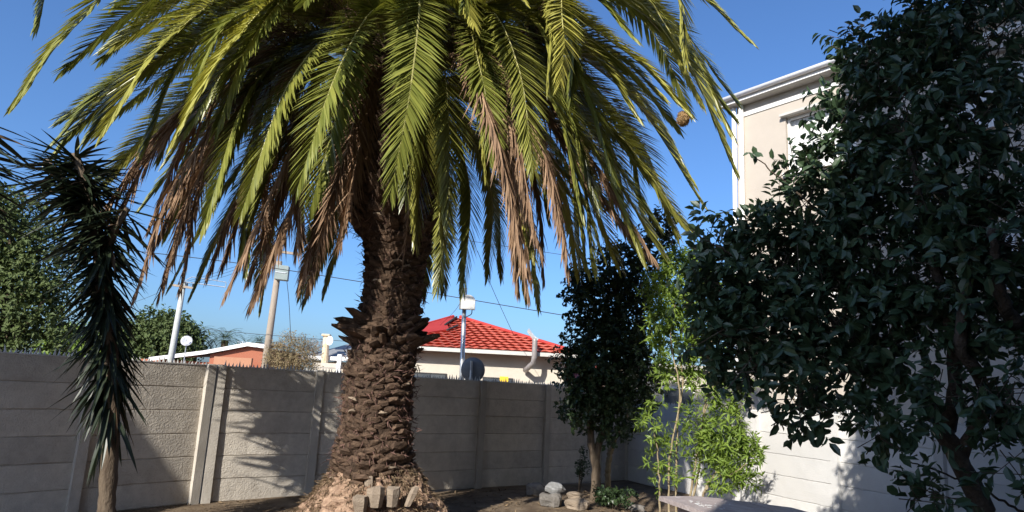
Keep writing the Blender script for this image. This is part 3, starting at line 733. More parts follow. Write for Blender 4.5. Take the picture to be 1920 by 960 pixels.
for q in [(1250, 560, 45, SY+.2, 60), (1270, 500, 40, SY+.2), (1250, 640, 35, SY+.1, 45), (1290, 580, 40, SY+.2, 60), (1310, 500, 40, SY+.2), (1240, 600, 25, SY), (1340, 520, 35, SY+.2), (1300, 660, 30, SY+.1), (1290, 700, 28, SY+.3), (1320, 640, 40, SY+.4), (1250, 700, 22, SY+.2)]: bl(*q)
C2_, A2_ = blob_points(B, 800, .1)
Cc = np.r_[C1, C2_]; Aa = np.r_[A1, A2_]*.5+rng.normal(size=(len(Cc), 3))*.5+[0, 0, .6]
vv, ff = sprays(Cc, Aa, 9, .10, .11, .026, 1.0, .4)
mesh_obj('crown', vv, ff, M['leaf_lime'], sh)

# --- low plants near the fence corner
def low_plant(x, y, Y, n, hgt, wid, label, cat, m_, L=.06, W=.035):
    c = atY(x, y, Y); c[2] = 0
    e = empty('small_plant', c, label, cat)
    mb = MB(); ends = []
    for k in range(n):
        az = random.uniform(0, 6.28); r = wid*random.random()**.5
        tip = c+[math.cos(az)*r, math.sin(az)*r, hgt*random.uniform(.4, 1)]
        mb.tube([c+[math.cos(az)*.03, math.sin(az)*.03, -.02], (c+tip)/2+[0, 0, hgt*.15], tip], [.006, .005, .002], 4); ends += [tip, (c+tip)/2+[0, 0, hgt*.15]]
    mb.build('stem', M['bark_dark'], e)
    E = np.array(ends); vv, ff = sprays(np.repeat(E, 3, 0)+rng.normal(size=(len(E)*3, 3))*.03, rng.normal(size=(len(E)*3, 3))*.5+[0, 0, .5], 6, .08, L, W)
    mesh_obj('leaves', vv, ff, m_, e)
low_plant(1085, 890, 12.4, 7, .75, .2, 'thin dark weed growing up against the grey fence', 'weed', M['leaf_mid'])
low_plant(1150, 925, 10.9, 16, .22, .35, 'low dark ivy clump at the foot of the slim dark tree', 'ivy', M['leaf_mid'], .07, .05)
low_plant(785, 690, 13.2, 5, 2.15, .12, 'thin dry weed stalk standing behind the grey fence', 'weed', M['leaf_brown'], .04, .02)

# ================================================================== STONES AND JUNK
def rock(name, c, size, mt, label, cat, seed, group=None, blocky=.5):
    r = np.random.default_rng(seed); n, k = 14, 9; v = []
    dirs = nrm(r.normal(size=(9, 3)))
    for i in range(k+1):
        ph = math.pi*i/k
        for j in range(n):
            th = 2*math.pi*j/n; d = np.array([math.sin(ph)*math.cos(th), math.sin(ph)*math.sin(th), math.cos(ph)])
            sup = (np.abs(d)**(2/(blocky+.001)*.5+1)).sum()**(-1/(2/(blocky+.001)*.5+1))
            q = 1+.1*np.sin(dirs @ d*6).sum()*.4
            v.append(c+d*sup*np.array(size)/2*q+[0, 0, size[2]/2-.02])
    f = [(i*n+j, i*n+(j+1) % n, (i+1)*n+(j+1) % n, (i+1)*n+j) for i in range(k) for j in range(n)]
    return tag(mesh_obj(name, v, f, mt), label, cat, group)
def cutblock(c, w, h, d, yaw, lean, label):
    """tapered five-sided block with a flat sawn top"""
    n = 6; v = []; out = np.array([math.cos(lean[0]), math.sin(lean[0]), 0])*lean[1]
    for z, s in ((-.06, .72), (h*.55, 1.0), (h, .95)):
        for j in range(n):
            th = 2*math.pi*j/n+yaw; rr = s*(1+.12*math.sin(j*2.3+yaw*5))
            v.append(np.array(c)+out*z+[math.cos(th)*w/2*rr, math.sin(th)*d/2*rr, z+(.015*math.sin(j*1.7) if z == h else 0)])
    f = [(L*n+j, L*n+(j+1) % n, L*n+n+(j+1) % n, L*n+n+j) for L in range(2) for j in range(n)]+[tuple(2*n+j for j in range(n)), tuple(range(n-1, -1, -1))]
    return tag(mesh_obj('stone_block', v, f, M['block']), label, 'stone')
def mz(x, y): # height of the mound under a point
    r = math.hypot(x-base[0], (y-PY)/.9); t = np.clip((1.28-r)/.83, 0, 1)**(1/.75); return max(0, -.06+.78*t**1.25)
for (x, y, Y, w, h, yaw, lean, lab) in [
    (704, 935, 7.85, .18, .15, .2, (4.7, .1), 'widest pale block set in the mound at the foot of the palm'),
    (676, 944, 7.8, .19, .10, 1.1, (4.2, .1), 'lowest stubby pale block half buried in the palm mound'),
    (736, 934, 7.95, .17, .14, 1.7, (4.9, .12), 'pale block tilted outward between the widest block and the slender one'),
    (768, 934, 8.05, .10, .15, .5, (5.8, .45), 'slender pale block leaning away at the edge of the palm mound'),
    (692, 915, 8.1, .10, .15, .4, (4.3, .1), 'upright pale block standing behind the others against the palm bark')]:
    c = atY(x, y, Y); cutblock(c-[0, 0, .03], w, h, w*.85, yaw, lean, lab)
for (x, y, Y, size, seed, lab, mt, cat) in [
    (1033, 948, 10.7, (.34, .28, .22), 3, 'squarish grey stone block under the crumpled plastic bag', M['stone'], 'stone'),
    (1082, 956, 10.6, (.36, .26, .17), 5, 'flat pale stone slab nearest the slim dark tree trunk', M['block'], 'stone'),
    (1003, 930, 11.6, (.30, .25, .24), 8, 'dark stone lying beside the stone block by the fence', M['stone'], 'stone'),
    (1195, 958, 10.8, (.22, .2, .1), 12, 'small brown stone beside the ivy clump', M['stone'], 'stone')]:
    c = atY(x, y, Y); c[2] = 0; rock('stone', c, size, mt, lab, cat, seed)
c = atY(1040, 930, 10.75); c[2] = .2; rock('plastic_bag', c, (.30, .2, .17), M['bag'], 'crumpled grey plastic bag lying on a stone block', 'bag', 21, blocky=.9)
c = atY(1078, 925, 10.7); c[2] = .15; rock('broken_pot', c, (.22, .16, .1), M['block'], 'broken pale shard resting on the flat stone slab', 'shard', 33)
# kerb-like edging sticks and litter on the soil
n = 5200; P = np.stack([rng.uniform(-5.2, 3.2, n), rng.uniform(7.0, 13.4, n), np.full(n, .0)], 1)
side = (P[:, 0]-P0[0])*.6-(P[:, 1]-P0[1])*.8; keep = (side > .15) & ((P[:, 0]-CN[0])*dR[1]-(P[:, 1]-CN[1])*dR[0] > -.0)
keep = side > .15
P = P[keep]; P[:, 2] = [ground_z(p[0], p[1])+.008 for p in P]; n = len(P)
D = rng.normal(size=(n, 3)); D[:, 2] = np.abs(D[:, 2])*.15
vv, ff = leaves(P, D, np.tile([0, 0, 1.0], (n, 1))+rng.normal(size=(n, 3))*.3, rng.uniform(.03, .12, n), rng.uniform(.008, .03, n), .2, .05)
tag(mesh_obj('ground_litter', vv, ff, M['litter'], origin=(0, 9, 0)), 'dry leaf litter scattered over the bare soil by the fence', 'litter', kind='stuff')

# ================================================================== TABLE
A_ = np.array([1.53, 6.89]); tv = unit(np.array([.25, -.97])); tw = np.array([-tv[1], tv[0]]); TZ = .75
tb = empty('garden_table', (*(A_+tv*1.0+tw*.5), 0), 'lilac-grey painted wooden garden table with clipped corners, splashed white', 'table')
npl = 7; pw = 1.05/npl; TL = 2.0
def clip_end(s): return max(0, (s-.5)*1.05) if s > .5 else 0
for i in range(npl):
    s0_, s1_ = i*pw+.002, (i+1)*pw-.002
    poly = [(s0_, clip_end(s0_)), (s1_, clip_end(s1_)), (s1_, TL-clip_end(s1_)), (s0_, TL-clip_end(s0_))]
    mb = MB(); pp = [A_+tw*s+tv*l for s, l in poly]
    dz = random.uniform(-.002, .002)
    mb.prism([tuple(p) for p in pp][::-1], TZ-.04+dz, TZ+dz); mb.build('plank', M['table'], tb)
mb = MB()
for s, l0, l1 in ((.14, .14, TL-.14), (.85, .5, TL-.5)):
    c = A_+tw*s+tv*(l0+l1)/2; mb.box((*c, TZ-.10), (l1-l0, .025, .11), ax=(*tv, 0))
for l in (.14, TL-.14):
    c = A_+tw*.5+tv*l; mb.box((*c, TZ-.101), (.025, .68, .108), ax=(*tv, 0))
mb.build('apron', M['table'], tb)
for s, l in ((.18, .2), (.8, .52), (.18, TL-.2), (.8, TL-.52)):
    mb = MB(); c = A_+tw*s+tv*l; mb.box((*c, (TZ-.045)/2), (.07, .07, TZ-.045), ax=(*tv, 0), bev=.005); mb.build('leg', M['table'], tb)
mb = MB()
for k in range(26):
    c = A_+tw*(.12+abs(random.gauss(0, .12)))+tv*(.45+random.gauss(0, .12)); r = random.uniform(.004, .02)
    mb.prism([(c[0]+math.cos(t)*r*random.uniform(.6, 1.4), c[1]+math.sin(t)*r*random.uniform(.6, 1.4)) for t in np.linspace(0, 6.28, 7)[:-1]], TZ+.0025, TZ+.004)
tag(mb.build('white_splashes', M['dropping'], tb), kind='stuff')

# ================================================================== APARTMENT BUILDING (right)
BA = np.array([5.09, 15.0]); BD = np.array([.6, -.8]); BN = np.array([-.8, -.6]); EH = 8.53
ap = empty('apartment_building', (*(BA+BD*7), 0), 'cream plastered apartment building with white downpipe and gutter', 'building')
def bpt(s, out, z): return np.r_[BA+BD*s+BN*out, z]
wins = []
for st, z0 in ((.0, 6.55), (0, 3.75), (0, .95)):
    for s in (1.22, 4.4, 7.6, 10.8):
        if st == 0: wins.append((s, s+1.5, z0, z0+1.27 if z0 > 6 else z0+1.2))
wins = [(s0, s1, z0, z1) if z0 > 1 else (s0, s1-.0, 1.15, 1.88) for s0, s1, z0, z1 in wins]
# wall with real openings: a grid of cells
ss = sorted({0, 15, *[w[0] for w in wins], *[w[1] for w in wins]}); zz = sorted({-.1, EH-.02, *[w[2] for w in wins], *[w[3] for w in wins]})
mb = MB()
for i in range(len(ss)-1):
    for j in range(len(zz)-1):
        cs, cz = (ss[i]+ss[i+1])/2, (zz[j]+zz[j+1])/2
        if any(w[0] < cs < w[1] and w[2] < cz < w[3] for w in wins): continue
        mb.add([bpt(ss[i], 0, zz[j]), bpt(ss[i+1], 0, zz[j]), bpt(ss[i+1], 0, zz[j+1]), bpt(ss[i], 0, zz[j+1])], [(0, 1, 2, 3)])
for s0, s1, z0, z1 in wins:
    for p, q in (((s0, z0), (s1, z0)), ((s1, z0), (s1, z1)), ((s1, z1), (s0, z1)), ((s0, z1), (s0, z0))):
        mb.add([bpt(p[0], 0, p[1]), bpt(q[0], 0, q[1]), bpt(q[0], -.16, q[1]), bpt(p[0], -.16, p[1])], [(0, 1, 2, 3)])
mb.add([bpt(0, 0, -.1), bpt(0, -8, -.1), bpt(0, -8, EH-.02), bpt(0, 0, EH-.02)], [(0, 1, 2, 3)])
mb.add([bpt(15, 0, -.1), bpt(15, -8, -.1), bpt(15, -8, EH-.02), bpt(15, 0, EH-.02)], [(0, 1, 2, 3)])
mb.add([bpt(0, -8, -.1), bpt(15, -8, -.1), bpt(15, -8, EH-.02), bpt(0, -8, EH-.02)], [(0, 1, 2, 3)])
mb.build('wall', M['facade'], ap)
for s0, s1, z0, z1 in wins:
    fr = MB(); ax3 = (*BD, 0)
    for cs in (s0+.03, (s0+s1)/2, s1-.03): fr.box(bpt(cs, -.10, (z0+z1)/2), (.05, .05, z1-z0-.004), ax=ax3)
    for cz in (z0+.03, z1-.03): fr.box(bpt((s0+s1)/2, -.101, cz), (s1-s0-.004, .046, .05), ax=ax3)
    w_o = fr.build('window', M['white_trim'], ap)
    for k in range(2):
        sa, sb = (s0+.055, (s0+s1)/2-.025) if k == 0 else ((s0+s1)/2+.025, s1-.055)
        g_ = MB(); g_.box(bpt((sa+sb)/2, -.105, (z0+z1)/2), (sb-sa, .006, z1-z0-.11), ax=ax3); 
        if z0 < 2: g_.build('pane', M['glass'], w_o)
        cu = MB(); nn = 24
        pv = [bpt(s0+.02+(s1-s0-.04)*(k*.5+.5*i/nn), -.15+.012*math.sin(i*1.9), zq) for zq in (z0+.01, z1-.01) for i in range(nn+1)]
        if z0 > 2:
            cu.add(pv, [(i, i+1, nn+2+i, nn+1+i) for i in range(nn)]); cu.build('curtain', M['curtain'], w_o)
    if z0 < 2:
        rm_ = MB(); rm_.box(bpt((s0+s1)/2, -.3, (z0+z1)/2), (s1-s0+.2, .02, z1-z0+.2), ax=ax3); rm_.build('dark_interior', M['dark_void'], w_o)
        bb = MB()
        for i in range(9):
            sx = s0+(s1-s0)*(i+.5)/9; bb.tube([bpt(sx-.09, -.05, z0+.01), bpt(sx+.09, -.05, z1-.01)], .007, 5); bb.tube([bpt(sx+.09, -.05, z0+.01), bpt(sx-.09, -.05, z1-.01)], .007, 5)
        bb.build('burglar_bars', M['white_trim'], w_o)
    sl = MB(); sl.box(bpt((s0+s1)/2, .03, z0-.035), (s1-s0+.12, .10, .06), ax=ax3); sl.build('sill', M['white_trim'], w_o)
    if z0 > 6:
        hd_ = MB(); hd_.box(bpt((s0+s1)/2, .05, z1+.035), (s1-s0+.16, .14, .055), ax=ax3); hd_.build('hood', M['gutter'], w_o)
mb = MB(); mb.box(bpt(7.5, .012, EH-.33), (15, .024, .10), ax=(*BD, 0)); mb.build('trim_band', M['white_trim'], ap)
mb = MB(); mb.box(bpt(7.4, .13, EH-.09), (15.3, .26, .025), ax=(*BD, 0)); mb.build('soffit', M['gutter'], ap)
mb = MB(); mb.box(bpt(7.4, .265, EH-.01), (15.3, .02, .17), ax=(*BD, 0)); mb.build('fascia', M['white_trim'], ap)
mb = MB(); mb.tube([bpt(-.27, .33, EH+.035), bpt(15.1, .33, EH+.035)], .058, 10); mb.build('gutter', M['white_trim'], ap, smooth=True)
mb = MB(); mb.add([bpt(-.25, .3, EH+.08), bpt(15.1, .3, EH+.08), bpt(15.1, -4, EH+1.1), bpt(-.25, -4, EH+1.1), bpt(-.25, -8.3, EH+.08), bpt(15.1, -8.3, EH+.08)], [(0, 1, 2, 3), (3, 2, 5, 4)]); mb.build('roof', M['chim_brick'], ap)
for s, r in ((.16, .055), (-.03, .05)):
    mb = MB(); mb.tube([bpt(s, .07, .1), bpt(s, .07, EH-.12)], r, 10); mb.build('downpipe', M['white_trim'], ap, smooth=True)

# ================================================================== RED-ROOFED HOUSE
YH = 22.0
rh = empty('red_roof_house', (0, YH+4, 0), 'beige house with red tiled hip roof and bent flue beyond the fence', 'house')
X0, X1 = -4.6, 2.35; EZ = 2.86; AP = atY(855, 597, 25.6)
def hx(x, y, z): return np.array([x, y, z])
mb = MB(); mb.box(((X0+X1)/2, YH+4.25, EZ/2-.05), (X1-X0-.9, 7.5, EZ)); mb.build('wall', M['house_wall'], rh)
ridge_r = hx(AP[0]+.15, AP[1], AP[2]); ridge_l = hx(AP[0]-.1, AP[1], AP[2])
mb = MB()
corners = [hx(X0, YH, EZ+.02), hx(X1, YH, EZ+.02), hx(X1, YH+8.5, EZ+.02), hx(X0, YH+8.5, EZ+.02)]
# right hip line is matched by a low apex; the roof planes
mb.add(corners+[ridge_l, ridge_r], [(0, 1, 5, 4), (1, 2, 5), (2, 3, 4, 5), (3, 0, 4), (3, 2, 1, 0)])
roof = mb.build('roof', M['red_tile'], rh)
# tile courses: overlapping wavy rows laid on the front slope and the right hip
tb_ = MB()
def courses(a0, a1, b0, b1, n):
    """rows from eave a0-a1 up to ridge b0-b1"""
    nv = unit(np.cross(a1-a0, b0-a0)); 
    if nv[2] < 0: nv = -nv
    for i in range(n):
        t0, t1 = i/n, (i+1.12)/n
        l0, r0 = a0+(b0-a0)*t0, a1+(b1-a1)*t0; l1, r1 = a0+(b0-a0)*min(1, t1), a1+(b1-a1)*min(1, t1)
        L = np.linalg.norm(r0-l0); k = max(3, int(L/.075)); vv = []
        for j in range(k+1):
            s = j/k; wv = .022*math.sin(j*math.pi/2)
            lo = l0+(r0-l0)*s+nv*(.075+wv); lb = l0+(r0-l0)*s+(l1-l0)*.3+nv*.004; hi = l1+(r1-l1)*s+nv*(.012+wv*.9)
            vv += [lb, lo, hi]
        tb_.add(vv, [(j*3, j*3+3, j*3+4, j*3+1) for j in range(k)]+[(j*3+1, j*3+4, j*3+5, j*3+2) for j in range(k)])
courses(corners[0], corners[1], ridge_l, ridge_r, 13)
courses(corners[1], corners[2], ridge_r, ridge_r+[.02, .02, 0], 11)
tag(tb_.build('roof_tiles', M['red_tile'], rh), kind='stuff')
mb = MB()
for p, q in ((corners[1], ridge_r), (corners[0], ridge_l)):
    mb.tube([p+[0, 0, .07], q+[0, 0, .07]], .06, 8)
mb.build('ridge_cap', M['red_flash'], rh)
# smooth red sheet section on the upper left of the slope, with dark stepped edges
fn = unit(np.cross(corners[1]-corners[0], ridge_l-corners[0])); fn = fn if fn[2] > 0 else -fn
def onroof(x, y, lift=.1):
    d = ray(x, y); k = ((corners[0]-EYE) @ fn)/(d @ fn); return EYE+d*k+fn*lift
mb = MB(); pl = [onroof(x, y) for x, y in ((700, 644), (842, 622), (838, 613), (853, 600), (835, 602), (770, 622))]
lo_ = [p-fn*.08 for p in pl]; n = len(pl)
mb.add(pl+lo_, [tuple(range(n))]+[(i, (i+1) % n, n+(i+1) % n, n+i) for i in range(n)]); mb.build('sheet_patch', M['red_flash'], rh)
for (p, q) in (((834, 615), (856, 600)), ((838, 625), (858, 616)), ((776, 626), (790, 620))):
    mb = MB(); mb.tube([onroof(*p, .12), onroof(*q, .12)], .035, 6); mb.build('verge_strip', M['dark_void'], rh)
mb = MB(); mb.box((3.0, YH+4.4, 1.05), (1.5, 6, 2.2)); mb.build('wing_wall', M['house_wall'], rh)
mb = MB(); mb.add([hx(2.1, YH+1, 2.1), hx(3.9, YH+1, 2.1), hx(3.9, YH+7.8, 2.1), hx(2.1, YH+7.8, 2.1), hx(2.1, YH+4.4, 2.8), hx(3.7, YH+4.4, 2.8)], [(0, 1, 5, 4), (2, 3, 4, 5), (1, 2, 5), (0, 4, 3)]); mb.build('wing_roof', M['red_tile'], rh)
mb = MB(); mb.box(((X0+X1)/2, YH-.01, EZ-.02), (X1-X0, .1, .12)); mb.build('gutter', M['gutter'], rh)
for x0, x1, y in ((775, 838, 699), (905, 962, 708)):
    p, q = atY(x0, y, YH+.5), atY(x1, y, YH+.5); mb = MB()
    mb.box(((p[0]+q[0])/2, YH+.49, (p[2]+q[2])/2-.5), (q[0]-p[0], .06, 1.0)); w_o = mb.build('window', M['dark_void'], rh)
    mb = MB(); mb.box(((p[0]+q[0])/2, YH+.455, (p[2]+q[2])/2-.5), (q[0]-p[0]-.1, .02, .9)); mb.build('pane', M['glass'], w_o)
mb = MB(); mb.tube([atY(985, 694, 22.35), atY(990, 690, 22.0), atY(1000, 680, 21.8), atY(1002, 668, 21.75), atY(1003, 640, 21.75), atY(1003, 634, 21.75)], .085, 10); fl = mb.build('flue_pipe', M['flue'], rh, smooth=True)
p = atY(1003, 640, 21.75); q = atY(992, 618, 21.75); qm = atY(999, 632, 21.75)
mb = MB(); nrm_f = unit(q-p); arc = [atY(1008, 638, 21.75), atY(1001, 633, 21.75), atY(996, 627, 21.75), atY(990, 618, 21.75)]
for sy in (0,):
    vv = []
    for k_, c in enumerate(arc):
        wd = [.09, .11, .10, .10][k_]; vv += [c+[0, -wd, 0], c+[-.03, 0, -.06], c+[0, wd, 0], c+[.03, 0, .05]]
    mb.add(vv, [(i*4+j, i*4+(j+1) % 4, i*4+4+(j+1) % 4, i*4+4+j) for i in range(3) for j in range(4)]+[(3, 2, 1, 0), (12, 13, 14, 15)])
mb.build('cowl', M['flue_pale'], fl)
p = atY(945, 711, 21); yb = MB(); yb.box(p, (.26, .03, .16), bev=.005); yb.tube([p-[0, 0, .05], [p[0], p[1], 0]], .02, 6)
tag(yb.build('yellow_sign_board', M['yellow'], origin=(p[0], p[1], 0)), 'small yellow board just showing over the fence before the house', 'sign')

# pale outbuilding behind the fence corner
oc = atY(1300, 700, 19); ou = empty('outbuilding', (oc[0], 21, 0), 'pale plastered flat-roofed outbuilding half hidden behind the lime-green shrub', 'building')
xa, xb = atY(1190, 690, 19)[0], atY(1420, 690, 19)[0]; zt = atY(1250, 688, 19)[2]
mb = MB(); mb.box(((xa+xb)/2, 21, zt/2-.05), (xb-xa, 4, zt)); mb.build('wall', M['house_wall'], ou)
mb = MB(); mb.box(((xa+xb)/2, 20.95, zt+.01), (xb-xa+.3, 4.4, .12)); mb.build('roof', M['gutter'], ou)
mb = MB(); mb.box((xa+1.2, 18.99, 1.5), (.9, .06, 1.0)); w_o = mb.build('window', M['white_trim'], ou)
mb = MB(); mb.box((xa+1.2, 18.955, 1.5), (.78, .02, .88)); mb.build('pane', M['glass'], w_o)

# ================================================================== POLES, BOX, DISH
def pole(name, top, bot, r0, r1, mt, label, cat='pole'):
    e = empty(name, (bot[0], bot[1], 0), label, cat)
    d = (top-bot)/(top[2]-bot[2]); foot = bot-d*bot[2]-d*.05
    mb = MB(); mb.tube([foot, (foot+top)/2, top], [r0, (r0+r1)/2, r1], 12); mb.build('post', mt, e, smooth=True)
    return e
T1, B1_ = atY(345, 528, 32), atY(320, 676, 32)
pe = pole('utility_pole', T1, B1_, .17, .11, M['pole_grey'], 'pale grey utility pole with wooden crossarm beside the orange brick house', 'pole')
mb = MB(); mb.box(T1-[0, .12, .25], (1.1, .1, .1), ax=(1, .25, -.08)); mb.build('crossarm', M['pole_wood'], pe)
for dx in (-.45, -.15, .2, .45):
    mb = MB(); c = T1+[dx, dx*.25-.12, -.25-.08*dx]; mb.tube([c+[0, 0, .05], c+[0, 0, .12], c+[0, 0, .2]], [.03, .045, .025], 8); mb.build('insulator', M['dark_void'], pe)
mb = MB(); q0 = T1-[0, .1, .02]
mb.tube([q0, q0+[1.9, .3, -.12]], .022, 6); mb.tube([q0+[.4, 0, .25], q0+[1.9, .3, .12]], .018, 6); mb.tube([q0+[1.9, .3, -.12], q0+[1.9, .3, .14]], .018, 6); mb.tube([q0, q0+[.4, 0, .25]], .018, 6)
mb.build('bracket_frame', M['metal'], pe)
T2, B2_ = atY(524, 490, 28), atY(497, 686, 28)
pe2 = pole('utility_pole', T2, B2_, .16, .12, M['pole_wood'], 'brown timber utility pole carrying a grey-green box', 'pole')
c = atY(529, 512, 27.7); mb = MB(); mb.box(c, (.52, .3, .62), ax=(1, .12, -.05), bev=.03); bx_ = mb.build('transformer_box', M['box_green'], pe2)
mb = MB(); mb.box(c-[0, .165, 0], (.44, .02, .03), ax=(1, .12, -.05)); mb.build('seam', M['metal'], bx_)
mb = MB(); mb.box(atY(526, 472, 27.9), (1.6, .1, .1), ax=(1, .3, -.05)); mb.build('crossarm', M['pole_wood'], pe2)
T3, B3_ = atY(872, 540, 16), atY(866, 695, 16)
pe3 = pole('service_pole', T3, B3_, .058, .05, M['metal'], 'slim galvanised pole with a white rounded box before the red roof', 'pole')
c = atY(878, 567, 15.9); mb = MB(); hw = .165; poly = [(-hw, -.17), (hw, -.17), (hw, .03)]+[(hw*math.cos(t), .03+.14*math.sin(t)) for t in np.linspace(.2, math.pi-.2, 9)]+[(-hw, .03)]
n = len(poly); vv = [c+[x, -.09, z] for x, z in poly]+[c+[x, .06, z] for x, z in poly]
mb.add(vv, [tuple(range(n)), tuple(range(2*n-1, n-1, -1))]+[(i, n+i, n+(i+1) % n, (i+1) % n) for i in range(n)])
bw = mb.build('meter_box', M['box_white'], pe3)
mb = MB(); mb.box(c+[-.185, .0, -.02], (.03, .14, .3)); mb.build('side_plate', M['dish'], bw)
mb = MB(); mb.tube(spline([c+[.1, -.02, -.17], c+[.09, -.02, -.27], c+[0, -.02, -.33], c+[-.06, 0, -.36]], 16)[0], .012, 6); mb.build('cable', M['wire'], bw)
def dish(name, c, r, facing, mt, label, mast=True, tilt=.35, back=False):
    e = empty(name, (c[0], c[1], 0), label, 'dish')
    f3 = unit(np.array([facing[0], facing[1], tilt])); s_ = unit(np.cross(f3, [0, 0, 1])); u_ = np.cross(s_, f3)
    mb = MB(); n = 28; vv = []; rings = (0, .35, .7, 1.0)
    for q in rings:
        for j in range(n): th = 2*math.pi*j/n; vv.append(c+(s_*math.cos(th)+u_*math.sin(th))*r*max(q, .01)+f3*(.22*r*q*q))
    for q in rings[::-1]:
        for j in range(n): th = 2*math.pi*j/n; vv.append(c+(s_*math.cos(th)+u_*math.sin(th))*r*max(q, .01)+f3*(.22*r*q*q+.012))
    k = len(rings)*2
    mb.add(vv, [(i*n+j, i*n+(j+1) % n, (i+1)*n+(j+1) % n, (i+1)*n+j) for i in range(k-1) for j in range(n)])
    mb.build('reflector', mt, e, smooth=True)
    mb = MB(); bk = c-f3*.05; mb.tube([bk+u_*r*.75, bk, [bk[0], bk[1], c[2]-r*.6], [bk[0], bk[1], 0]], .03 if r > .2 else .02, 8); mb.build('mast', M['metal'], e)
    mb = MB(); mb.tube([c-u_*r*.9+f3*.2*r, c+f3*r*.9], .012, 6); mb.box(c+f3*r*.95, (.06, .06, .1)); mb.build('feed_arm', M['metal'], e)
dish('satellite_dish', atY(885, 694, 14.6), .265, (.25, .97), M['dish'], 'dark grey satellite dish seen from behind above the fence', tilt=.12)
dish('satellite_dish', atY(350, 640, 38), .30, (.3, -.9), M['dish_pale'], 'round pale satellite dish on the orange brick house')

# ================================================================== ORANGE BRICK HOUSE
oh = empty('brick_house', (-18, 48, 0), 'low orange brick house with grey roof and white fascia behind the fence', 'house')
G = [atY(x, y, 45) for x, y in ((280, 674), (385, 661), (465, 646), (502, 651))]
x0, x1 = G[1][0], G[3][0]
mb = MB(); vv = [(x0+.2, 45.3, 0), (x1-.1, 45.3, 0), (x1-.1, 45.3, G[3][2]-.05), (G[2][0], 45.3, G[2][2]-.08), (x0+.2, 45.3, G[1][2]-.1)]
vb = [(x, 53, z) for x, y, z in vv]; mb.add(vv+vb, [(0, 1, 2, 3, 4), (9, 8, 7, 6, 5)]+[(i, 5+i, 5+(i+1) % 5, (i+1) % 5) for i in range(5)])
mb.box((G[0][0]/2+x0/2-.4, 49, 1.25), (x0-G[0][0]+1.6, 6, 2.5))
mb.build('wall', M['orange_brick'], oh)
mb = MB()
for p, q in ((G[1], G[2]), (G[2], G[3]), (G[0], G[1])):
    c = (p+q)/2; L = np.linalg.norm(q-p); mb.box(c+[0, -.02, .02], (L+.04, .1, .24), ax=unit(q-p), up=(0, 0, 1))
mb.build('fascia', M['white_trim'], oh)
mb = MB(); off = np.array([0, 9, .45])
ra = [G[0]+[0, .1, .12], G[1]+[0, .1, .13], G[2]+[0, .1, .13], G[3]+[0, .1, .13]]
mb.add(ra+[p+off for p in ra], [(0, 1, 5, 4), (1, 2, 6, 5), (2, 3, 7, 6)]); mb.build('roof', M['grey_roof'], oh)
mb = MB(); c = (atY(412, 672, 45)+atY(478, 672, 45))/2; mb.box((c[0], 44.4, 1.5), (2.4, .25, 2.7)); mb.build('porch_wall', mat('salmon_plaster', (.42, .20, .115), (.46, .23, .14), 4), oh)
mb = MB(); p = atY(455, 640, 46); mb.tube([[p[0], 46, 3.2], p], .03, 5); mb.tube([p-[.35, 0, .05], p+[.35, 0, -.05]], .02, 5); mb.build('antenna', M['metal'], oh)
# ================================================================== GREY-ROOFED HOUSE WITH CHIMNEY
gh = empty('grey_roof_house', (-8.5, 34, 0), 'house with grey sheet roof and pale chimney left of the palm trunk', 'house')
e0, e1 = atY(568, 668, 30), atY(660, 672, 30)
mb = MB(); mb.box((e0[0]+2.6, 33.4, e0[2]/2-.1), (4.6, 6, e0[2]-.1)); mb.build('wall', M['house_wall'], gh)
mb = MB(); rz = atY(655, 632, 33)[2]
mb.add([e0, [e0[0]+6, 30, e0[2]], [e0[0]+6, 34, rz+.35], [e0[0]+2.6, 34, rz+.25], [e0[0], 37, e0[2]]], [(0, 1, 2, 3), (0, 3, 4)]); mb.build('roof', M['grey_roof'], gh)
mb = MB(); mb.box((e0[0]+3, 29.95, e0[2]-.03), (6, .1, .16)); mb.build('fascia', M['white_trim'], gh)
cb = atY(610, 668, 29.8); ct = atY(612, 630, 29.8)
mb = MB(); mb.tube([cb-[0, 0, .3], (cb+ct)/2, ct], [.15, .14, .13], 10); mb.box(ct+[0, 0, .03], (.34, .34, .1), bev=.02); ch = mb.build('chimney', M['chim_brick'], gh)
mb = MB(); dc = ct+[.2, -.15, -.2]; n = 20
mb.add([dc+[math.cos(t)*.15*q, -.03*q*q, math.sin(t)*.2*q] for q in (.05, 1) for t in np.linspace(0, 6.283, n, endpoint=False)], [(j, (j+1) % n, n+(j+1) % n, n+j) for j in range(n)]+[tuple(range(n))]); mb.build('dish', M['white_trim'], ch)
mb = MB(); q = atY(635, 690, 29.5); mb.box((q[0], 29.5, q[2]/2+.3), (.16, .16, q[2]+.55)); mb.build('carport_post', M['white_trim'], gh)
mb = MB(); q = atY(600, 682, 29.4); mb.box((q[0]+.2, 29.6, q[2]/2), (1.1, .1, q[2]+.1)); mb.build('garden_wall', M['house_wall'], gh)

